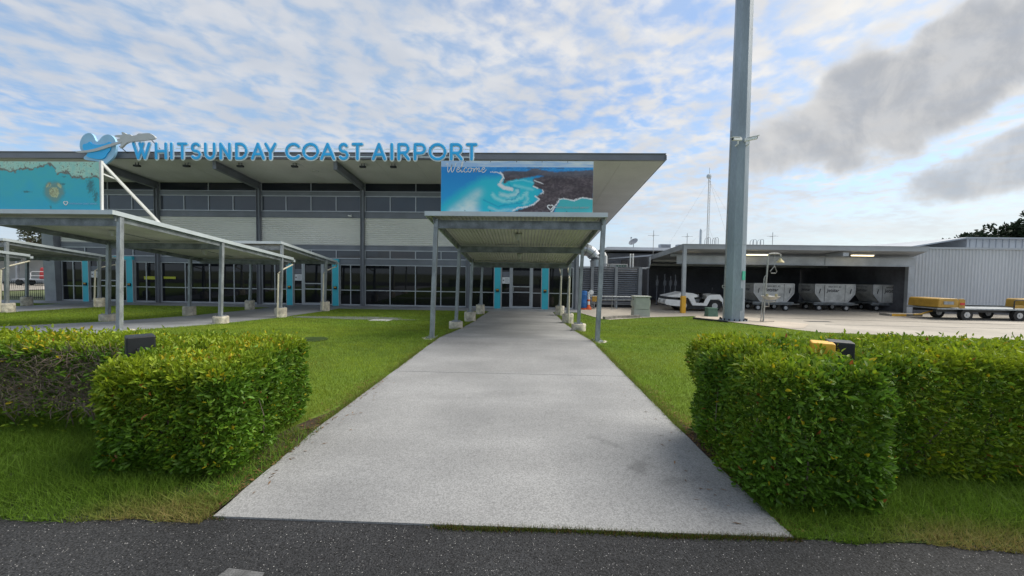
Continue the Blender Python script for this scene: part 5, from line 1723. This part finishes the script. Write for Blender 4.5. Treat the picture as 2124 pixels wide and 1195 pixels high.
def hedge(name, label, boxes, n, dead=None, loc=(0, 0, 0), hollow=None):
    """boxes: list of (x0, x1, y0, y1, z0, z1)"""
    H = thing(name, label, 'hedge', loc, 'clipped hedges beside the path')
    P, N = [], []
    areas, faces = [], []
    for b in boxes:
        x0, x1, y0, y1, z0, z1 = b
        for ax_, side in ((0, 0), (0, 1), (1, 0), (1, 1), (2, 1)):
            dims = [x1 - x0, y1 - y0, z1 - z0]
            A = np.prod([dims[k] for k in range(3) if k != ax_])
            wgt = 1.0
            if ax_ == 1 and side == 1:
                wgt = .45
            faces.append((b, ax_, side))
            areas.append(A * wgt)
    areas = np.array(areas)
    cnt = (areas / areas.sum() * n).astype(int)
    rr = .15
    for (b, ax_, side), c in zip(faces, cnt):
        lo, hi = np.array(b[0::2], float), np.array(b[1::2], float)
        p = lo + rng.random((c, 3)) * (hi - lo)
        p[:, ax_] = hi[ax_] if side else lo[ax_]
        li, hi2 = lo + rr, hi - rr
        li[2] = lo[2] - 1
        q_ = np.clip(p, li, hi2)
        v = p - q_
        ln = np.linalg.norm(v, axis=1)[:, None]
        v = v / np.maximum(ln, 1e-5)
        dep = np.abs(rng.normal(0, .055, c)) * rng.choice([1, 1, 1, 2.6], c)
        bulge = .19 * (fbm(p[:, 0] * 2.6 + p[:, 1] * 1.7, p[:, 2] * 3.0 + p[:, 1] * 2.2, 3) - .5) + .08 * (fbm(p[:, 0] * 9 + p[:, 1] * 7, p[:, 2] * 9, 5) - .5)
        pp = q_ + v * rr + v * (bulge - dep)[:, None]
        # bottoms taper in and thin out
        keep = rng.random(c) < np.clip((pp[:, 2] - b[4]) / .16 + .35, 0, 1)
        for b2 in boxes:
            if b2 is b:
                continue
            ins = (pp[:, 0] > b2[0] + .14) & (pp[:, 0] < b2[1] - .14) & (pp[:, 1] > b2[2] + .14) & (pp[:, 1] < b2[3] - .14) & (pp[:, 2] < b2[5] - .14)
            keep &= ~ins
        if dead is not None:
            dz_ = dead(pp)
            keep &= rng.random(c) > dz_
        P.append(pp[keep])
        N.append(v[keep])
    # leaves held inside the bush
    for b in boxes:
        m_ = int(1500 * (b[1] - b[0]))
        lo, hi = np.array(b[0::2], float) + np.array((.1, .22, .0)), np.array(b[1::2], float) - np.array((.1, .1, .12))
        P.append(lo + rng.random((m_, 3)) * (hi - lo))
        nn = rng.normal(0, 1, (m_, 3)) + np.array((0, -.4, .6))
        N.append(nn / np.linalg.norm(nn, axis=1)[:, None])
    # new shoots standing out of the clipped faces, a few leaves on each
    for b in boxes:
        for k in range(int(150 * (b[1] - b[0]))):
            fx_ = random.random()
            base_ = np.array((random.uniform(b[0] + .05, b[1] - .05), random.uniform(b[2] + .05, b[3] - .05), b[5] - .02))
            d_ = np.array((random.uniform(-.35, .35), random.uniform(-.35, .35), 1.0))
            if fx_ < .22:
                base_ = np.array((random.uniform(b[0] + .05, b[1] - .05), b[2] + .02, random.uniform(b[4] + .05, b[5] - .08)))
                d_ = np.array((random.uniform(-.5, .5), -1.0, random.uniform(-.3, .9)))
            d_ /= np.linalg.norm(d_)
            if dead is not None and dead(base_[None])[0] > .3:
                continue
            L_ = random.uniform(.03, .10)
            m_ = random.randint(3, 7)
            tt = np.linspace(.2, 1, m_)[:, None]
            P.append(base_ + d_ * L_ * tt + rng.normal(0, .006, (m_, 3)))
            nn = d_ * .7 + rng.normal(0, .6, (m_, 3))
            N.append(nn / np.linalg.norm(nn, axis=1)[:, None])
    P, N = np.concatenate(P), np.concatenate(N)
    c = len(P)
    size = rng.uniform(.022, .060, c)
    top = np.array([0.0] * c)
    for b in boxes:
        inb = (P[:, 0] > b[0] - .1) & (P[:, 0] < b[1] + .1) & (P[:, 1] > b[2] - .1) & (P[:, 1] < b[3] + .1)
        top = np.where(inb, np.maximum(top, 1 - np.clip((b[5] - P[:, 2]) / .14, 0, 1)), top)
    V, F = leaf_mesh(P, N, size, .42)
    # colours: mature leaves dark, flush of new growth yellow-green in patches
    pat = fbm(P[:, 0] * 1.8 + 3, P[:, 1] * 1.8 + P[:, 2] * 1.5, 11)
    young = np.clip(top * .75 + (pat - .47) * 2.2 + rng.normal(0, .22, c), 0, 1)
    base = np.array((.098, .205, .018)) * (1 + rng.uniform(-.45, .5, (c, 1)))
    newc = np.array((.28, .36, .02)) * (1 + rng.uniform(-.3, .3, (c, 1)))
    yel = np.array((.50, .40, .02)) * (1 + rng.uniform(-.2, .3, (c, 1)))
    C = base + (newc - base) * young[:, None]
    ym = (rng.random(c) < .012 + .26 * np.clip((fbm(P[:, 0] * 2.3, P[:, 1] * 3, 21) - .55) * 5, 0, 1) * top)
    C[ym] = yel[ym]
    rm = rng.random(c) < .005
    C[rm] = (.30, .10, .03)
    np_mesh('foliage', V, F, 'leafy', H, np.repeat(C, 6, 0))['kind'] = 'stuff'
    # stems and twigs
    tw_ = MB()
    for b in boxes:
        L = b[1] - b[0]
        for k in range(int(16 * L)):
            x, y = random.uniform(b[0] + .08, b[1] - .08), random.uniform(b[2] + .12, b[3] - .1)
            p = Vector((x, y, -.02))
            d = Vector((random.uniform(-.35, .35), random.uniform(-.5, .25), 1))
            pts, rad_ = [p], [random.uniform(.006, .013)]
            for s in range(4):
                d = d + Vector((random.uniform(-.4, .4), random.uniform(-.4, .3), random.uniform(-.15, .15)))
                p = p + d.normalized() * random.uniform(.12, .22)
                p = Vector((min(max(p.x, b[0] + .04), b[1] - .04), min(max(p.y, b[2] + .03), b[3] - .05), min(p.z, b[5] - .04)))
                pts.append(p)
                rad_.append(max(.002, rad_[-1] * .72))
            tw_.tube(pts, rad_, 4)
    if dead is not None:
        for k in range(2600):
            x = random.uniform(-6.0, -3.45)
            y, z = boxes[0][2] + random.uniform(.0, .12), random.uniform(.25, .80)
            p = Vector((x, y, z))
            d = Vector((random.uniform(-1, 1), random.uniform(-.6, .3), random.uniform(-.6, .9))).normalized()
            pts = [p, p + d * .07, p + d * .13 + Vector((random.uniform(-.03, .03), random.uniform(-.02, .02), random.uniform(-.03, .03)))]
            tw_.tube(pts, [.0035, .0025, .0015], 3)
    o = tw_.build('stems', 'twig', H, fix=False)
    o['kind'] = 'stuff'
    return H


def dead_left(p):
    d = np.clip((-3.55 - p[:, 0]) / .45, 0, 1) * (p[:, 1] < 3.75) * np.clip((.80 - p[:, 2]) / .12, 0, 1)
    patch = np.clip((fbm(p[:, 0] * 2.2, p[:, 2] * 3.2, 31) - .32) * 4, 0, 1)
    return d * (.72 + .27 * patch)


hedge('clipped_hedge', 'left clipped hedge with bare twiggy patch and black box in it',
      [(-8.2, -2.34, 3.42, 4.12, .02, .87), (-3.30, -2.20, 2.74, 3.50, .05, .845)], 98000, dead_left, (-3.5, 3.4, 0))
hedge('clipped_hedge', 'right clipped hedge with dense green face and yellow and black box in it',
      [(1.70, 8.4, 3.02, 4.02, .04, .99), (1.62, 2.46, 2.58, 3.70, .02, 1.0)], 108000, None, (2.6, 3.3, 0))

# boxes standing in the hedges
o = thing('black_box_light', 'black box shaped light standing in the left hedge', 'bollard light', (-3.34, 3.22, 0))
bm_ = MB().bar((-3.34, 3.22, .60), (-3.34, 3.22, 1.02), .185, .185, upv=(.64, .77, 0))
bm_.build('housing', 'black', o, bevel=.012)
MB().bar((-3.34, 3.22, 0), (-3.34, 3.22, .60), .10, .10).build('post', 'black', o)
dn = Vector((.77, -.64, 0))
c_ = Vector((-3.34, 3.22, .88)) + dn * .10
MB().bar((c_.x, c_.y, .72), (c_.x, c_.y, .92), .055, .025, upv=(.77, -.64, 0)).build('socket_cover', 'darkmetal', o)
o = thing('yellow_black_box_light', 'yellow and black box shaped light standing in the right hedge', 'bollard light', (2.55, 3.2, 0))
MB().bar((2.57, 3.22, .62), (2.57, 3.22, 1.09), .17, .17, upv=(.5, .85, 0)).build('housing', 'black', o, bevel=.012)
MB().bar((2.57, 3.22, 0), (2.57, 3.22, .62), .10, .10).build('post', 'black', o)
MB().bar((2.405, 3.185, .72), (2.405, 3.185, 1.085), .15, .16, upv=(.5, .85, 0)).build('yellow_cover', 'yellowpost', o, bevel=.01)

# ------------------------------------------------------------------ grass
def blades(name, pos, hgt, wid, C, parent=None, lean=.5):
    n = len(pos)
    ang = rng.uniform(0, 2 * math.pi, n)
    a = np.stack([np.cos(ang), np.sin(ang), np.zeros(n)], 1) * (wid / 2)[:, None]
    ld = rng.uniform(0, 2 * math.pi, n)
    le = np.abs(rng.normal(0, lean, n)) * hgt
    off = np.stack([np.cos(ld) * le, np.sin(ld) * le, hgt], 1)
    V = np.stack([pos - a, pos + a, pos + off], 1).reshape(-1, 3)
    F = np.arange(n * 3).reshape(-1, 3)
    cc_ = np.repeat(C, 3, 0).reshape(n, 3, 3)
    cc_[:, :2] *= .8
    return tag(np_mesh(name, V, F, 'blade', parent, cc_.reshape(-1, 3)), kind='stuff')


gzv = lambda y: np.interp(y, GY, GZ)


def lawn_points(n):
    # density falls with distance, more in front
    y = 2.6 * np.exp(rng.random(n) * math.log(21.0 / 2.6))
    x = (rng.random(n) * 2 - 1) * (1.45 * y + .8)
    return x, y


x, y = lawn_points(760000)
keep = (x > -30) & (x < 22)
keep &= ~((x > -2.10 - .02 * np.sin(y * 7)) & (x < 1.63 + .02 * np.sin(y * 9)))
keep &= ~((x > -14.2) & (x < -10.35)) & ~((x > -26.4) & (x < -22.6))
keep &= ~((x > 0) & inpoly(x, y, [(3.02, 20.84), (3.55, 17.95), (3.85, 17.6), (6.25, 19.3), (8.75, 20.3), (8.25, 18.9), (9.0, 17.9), (10.0, 14.8), (10.25, 13.65), (15.2, 12.2), (52, 6), (80, 6), (80, 30), (3, 30)]))
soil = ((x > -2.07 - .36 * np.clip((4.9 - y) / 1.4, 0, 1) * (.6 + .8 * fbm(x * 6, y * 6, 71))) & (x < -2)) | ((x > 1.5) & (x < 1.64 + .24 * np.clip((4.5 - y), 0, 1) * (.6 + .8 * fbm(x * 6, y * 6, 72))))
keep &= ~soil | (rng.random(len(x)) < .06)
keep &= (y > 3.3) & (y < 21.2)
pt = np.hypot((x + 7.4) / 2.6, (y - 16.3) / .6)
keep &= (pt > 1) | (rng.random(len(x)) < .25)
keep &= np.hypot(x + 4.95, y - 8.75) > .33
x, y = x[keep], y[keep]
n = len(x)
patch = fbm(x * .55, y * .55, 41)
dry = np.clip((fbm(x * 1.4, y * 1.4, 43) - .5) * 3, 0, 1)
C = np.array((.225, .325, .038)) * (1 + rng.uniform(-.35, .35, (n, 1)))
C = C + (np.array((.36, .42, .048)) - C) * np.clip((patch - .38) * 2.2, 0, 1)[:, None] * .8
C = C + (np.array((.20, .175, .05)) - C) * (np.clip(dry * .5 + .8 * np.clip(1 - np.minimum(np.abs(x + 2.1), np.abs(x - 1.63)) / .35, 0, 1) * (patch > .45), 0, 1) * rng.random(n))[:, None]
edge = np.clip(1 - np.minimum(np.abs(x + 2.15), np.abs(x - 1.68)) / .18, 0, 1)
clump = fbm(x * 5.5, y * 5.5, 47)
C = C * (.62 + .76 * clump)[:, None] * (.80 + .4 * fbm(x * .25, y * .4, 49))[:, None]
hg = rng.uniform(.022, .050, n) * (1 + .25 * edge) * (.6 + .9 * clump)
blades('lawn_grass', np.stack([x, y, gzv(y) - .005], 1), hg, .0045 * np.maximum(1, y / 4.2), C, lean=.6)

# tufts leaning over the edges of the slab
n = 16000
sd = rng.random(n) < .5
y = 3.9 * np.exp(rng.random(n) * math.log(20 / 3.9))
x = np.where(sd, -2.085 - np.abs(rng.normal(0, .03, n)), 1.615 + np.abs(rng.normal(0, .03, n)))
keep = fbm(y * 2.4, x * 3, 91) > .40
x, y = x[keep], y[keep]
n = len(x)
C = np.array((.17, .27, .035)) * (1 + rng.uniform(-.4, .3, (n, 1)))
dm = rng.random(n) < .3
C[dm] = np.array((.28, .22, .08)) * rng.uniform(.6, 1.2, (dm.sum(), 1))
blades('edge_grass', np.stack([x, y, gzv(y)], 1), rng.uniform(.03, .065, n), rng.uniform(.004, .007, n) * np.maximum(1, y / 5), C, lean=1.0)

# rough verge by the road, dry and straggly at the asphalt edge
n = 120000
side = rng.random(n) < .55
x = np.where(side, -2.02 - 5.2 * rng.random(n) ** 1.15, 1.66 + 5.4 * rng.random(n) ** 1.15)
e0 = np.where(side, 2.33 + (x + 2.0) * .012, 2.40 - (x - 1.66) * .055)
depth = np.where(side, 1.45, 1.0)
y = e0 + (rng.random(n) ** 1.2) * depth - .03 + .06 * (fbm(x * 3, 0 * x, 51) - .5) * 2
keep = ~((x > -2.5) & (x < -2.0) & (y > 2.55)) | (rng.random(n) < .25)
keep &= ~((x < 2.0) & (x > 1.5) & (y > 2.65)) | (rng.random(n) < .6)
keep &= fbm(x * 4, y * 4, 57) > np.where(side, .25, .20)
x, y, e0, side = x[keep], y[keep], e0[keep], side[keep]
n = len(x)
f = np.clip((y - e0) / .30, 0, 1)
dryp = np.clip((1 - f) * 1.2 * np.where(side, np.clip((x + 3.1) / .8, 0, 1), np.clip((x - 2.0) / .5, 0, 1)) - .15 + .5 * (fbm(x * 3, y * 3, 53) - .5), 0, 1)
C = np.array((.13, .23, .024)) * (1 + rng.uniform(-.35, .45, (n, 1)))
C = C + (np.array((.36, .27, .11)) - C) * (dryp * rng.uniform(.4, 1, n))[:, None]
hg = rng.uniform(.035, .10, n) * (.5 + .7 * f)
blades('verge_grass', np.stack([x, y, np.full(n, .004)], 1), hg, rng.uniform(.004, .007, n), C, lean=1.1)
# thin line of moss and grass in the joint between path and road
n = 9000
x = -2.05 + 3.75 * rng.random(n)
y = 2.345 + .012 * rng.normal(0, 1, n) + .008 * np.sin(x * 5)
keep = fbm(x * 2.2, 0 * x, 61) + .25 * rng.random(n) > .66 - .2 * np.clip((x + 1.4) / 1.2, 0, 1)
x, y = x[keep], y[keep]
n = len(x)
C = np.array((.085, .12, .02)) * (1 + rng.uniform(-.4, .4, (n, 1)))
br = rng.random(n) < .3
C[br] = np.array((.16, .10, .04))
blades('joint_grass', np.stack([x, y, np.full(n, .002)], 1), rng.uniform(.016, .032, n), rng.uniform(.003, .006, n), C, lean=.6)
# litter: dead leaves and straw on the soil strips and a little on the slab
n = 2000
s_ = rng.random(n)
x = np.where(s_ < .5, -2.02 - np.abs(rng.normal(0, .17, n)), 1.64 + np.abs(rng.normal(0, .12, n)))
x = np.where(s_ > .985, 1.5 - np.abs(rng.normal(0, .16, n)), x)
x = np.where((s_ > .95) & (s_ <= .965), -1.95 + np.abs(rng.normal(0, .07, n)), x)
y = 2.42 + rng.random(n) ** 1.3 * 3.2
zz = np.where((x > -2.04) & (x < 1.6), .019, .010) + rng.uniform(0, .006, n)
ang = rng.uniform(0, 6.28, n)
ln_, wd_ = rng.uniform(.008, .035, n), rng.uniform(.002, .007, n)
u = np.stack([np.cos(ang), np.sin(ang), rng.uniform(-.1, .25, n)], 1) * ln_[:, None]
w = np.stack([-np.sin(ang), np.cos(ang), np.zeros(n)], 1) * wd_[:, None]
p = np.stack([x, y, zz], 1)
V = np.stack([p - u, p + w, p + u, p - w], 1).reshape(-1, 3)
C = np.array((.15, .085, .04)) * (1 + rng.uniform(-.6, .7, (n, 1)))
tag(np_mesh('leaf_litter', V, np.arange(n * 4).reshape(-1, 4), 'litter', None, np.repeat(C, 4, 0)), kind='stuff')

# loose pale and dark chips standing proud in the asphalt
n = 15000
x, y = rng.uniform(-3.6, 3.6, n), 1.45 + .9 * rng.random(n)
p = np.stack([x, y, -.012 + (y + 14) / 16.36 * .016], 1)
r = rng.uniform(.0016, .0042, n)
ang = rng.uniform(0, 6.28, n)
cr = [np.stack([np.cos(ang + k * 2.09) * r, np.sin(ang + k * 2.09) * r * .8, np.zeros(n)], 1) for k in range(3)]
top = np.stack([np.zeros(n), np.zeros(n), r * .7], 1)
V = np.stack([p + cr[0], p + cr[1], p + cr[2], p + top], 1).reshape(-1, 3)
o4 = np.arange(n)[:, None] * 4
F = np.concatenate([o4 + np.array([0, 1, 3]), o4 + np.array([1, 2, 3]), o4 + np.array([2, 0, 3])])
g = np.where(rng.random(n) < .30, rng.uniform(.16, .42, n), rng.uniform(.02, .09, n))
tag(np_mesh('road_grit', V, F, 'litter', None, np.repeat(np.stack([g, g * .98, g * .95], 1), 4, 0)), kind='stuff')

# ------------------------------------------------------------------ trees behind
def tree(label, x, y, h, rx_, n, col, seed, group, cz=.62, gap=.30):
    o = thing('broadleaf_tree', label, 'tree', (x, y, -.5), group)
    rs = np.random.default_rng(seed)
    rd = random.Random(seed)
    t = MB()
    t.tube([(x, y, -.5), (x + .1, y, h * .22), (x - .05, y, h * .42), (x + .15, y, h * .6)], [h * .03, h * .024, h * .018, h * .01], 8)
    ends = []
    for k in range(9):
        a = rd.uniform(0, 6.28)
        z0_ = h * rd.uniform(.28, .5)
        e = Vector((x + math.cos(a) * rx_ * rd.uniform(.45, .8), y + math.sin(a) * rx_ * rd.uniform(.45, .8), h * rd.uniform(.55, .88)))
        m = Vector((x + math.cos(a) * rx_ * .3, y + math.sin(a) * rx_ * .3, (z0_ + e.z) / 2 + .2))
        t.tube([(x, y, z0_), m, e], [h * .012, h * .008, h * .003], 5)
        ends.append(e)
    t.build('trunk', 'bark', o, fix=False)
    cl = [np.array(e) for e in ends]
    for k in range(16):
        v = rs.normal(0, 1, 3)
        v /= np.linalg.norm(v)
        cl.append(np.array((x, y, h * cz)) + v * np.array((rx_, rx_, h * (1 - cz))) * rs.uniform(.45, .95))
    P, N = [], []
    for c in cl:
        m = n // len(cl)
        v = rs.normal(0, 1, (m, 3))
        v /= np.linalg.norm(v, axis=1)[:, None]
        r = rx_ * rs.uniform(.26, .42)
        pp = c + v * (r * rs.uniform(.35, 1.0, (m, 1))) * np.array((1, 1, .72))
        P.append(pp)
        N.append(v)
    P, N = np.concatenate(P), np.concatenate(N)
    V, F = leaf_mesh(P, N, rs.uniform(.5, 1.0, len(P)) * h * .055, .55)
    C = np.array(col) * (1 + rs.uniform(-.45, .5, (len(P), 1)))
    np_mesh('crown', V, F, 'crown', o, np.repeat(C, 6, 0))['kind'] = 'stuff'


for k, (x, y, h, r, lab) in enumerate(((57.5, 46, 9.6, 3.6, 'tallest dark tree behind the metal building at the right edge'),
                                      (52.8, 47, 7.6, 2.6, 'second dark tree behind the metal building'),
                                      (56.5, 52, 8.2, 3.0, 'dark tree between the two others behind the metal building'),
                                      (50.2, 45, 7.25, 1.5, 'lowest dark tree at the left end of the row behind the metal building'))):
    tree(lab, x, y, h, r, 3600, (.020, .034, .016), 100 + k, 'dark trees behind the metal building')
for k, (x, y, h, r, lab) in enumerate(((-92.5, 70, 10.6, 2.4, 'leftmost thin tree beyond the canopies at far left'),
                                      (-87.6, 70, 10.0, 2.6, 'middle bushy tree beyond the canopies at far left'),
                                      (-84.0, 72, 10.6, 1.5, 'slender tree right of the bushy one at far left'),
                                      (-81.0, 70, 9.2, 1.3, 'low tree close to the raked end column at far left'))):
    tree(lab, x, y, h, r, 1500, (.075, .085, .05), 200 + k, 'trees beyond the far left shed')
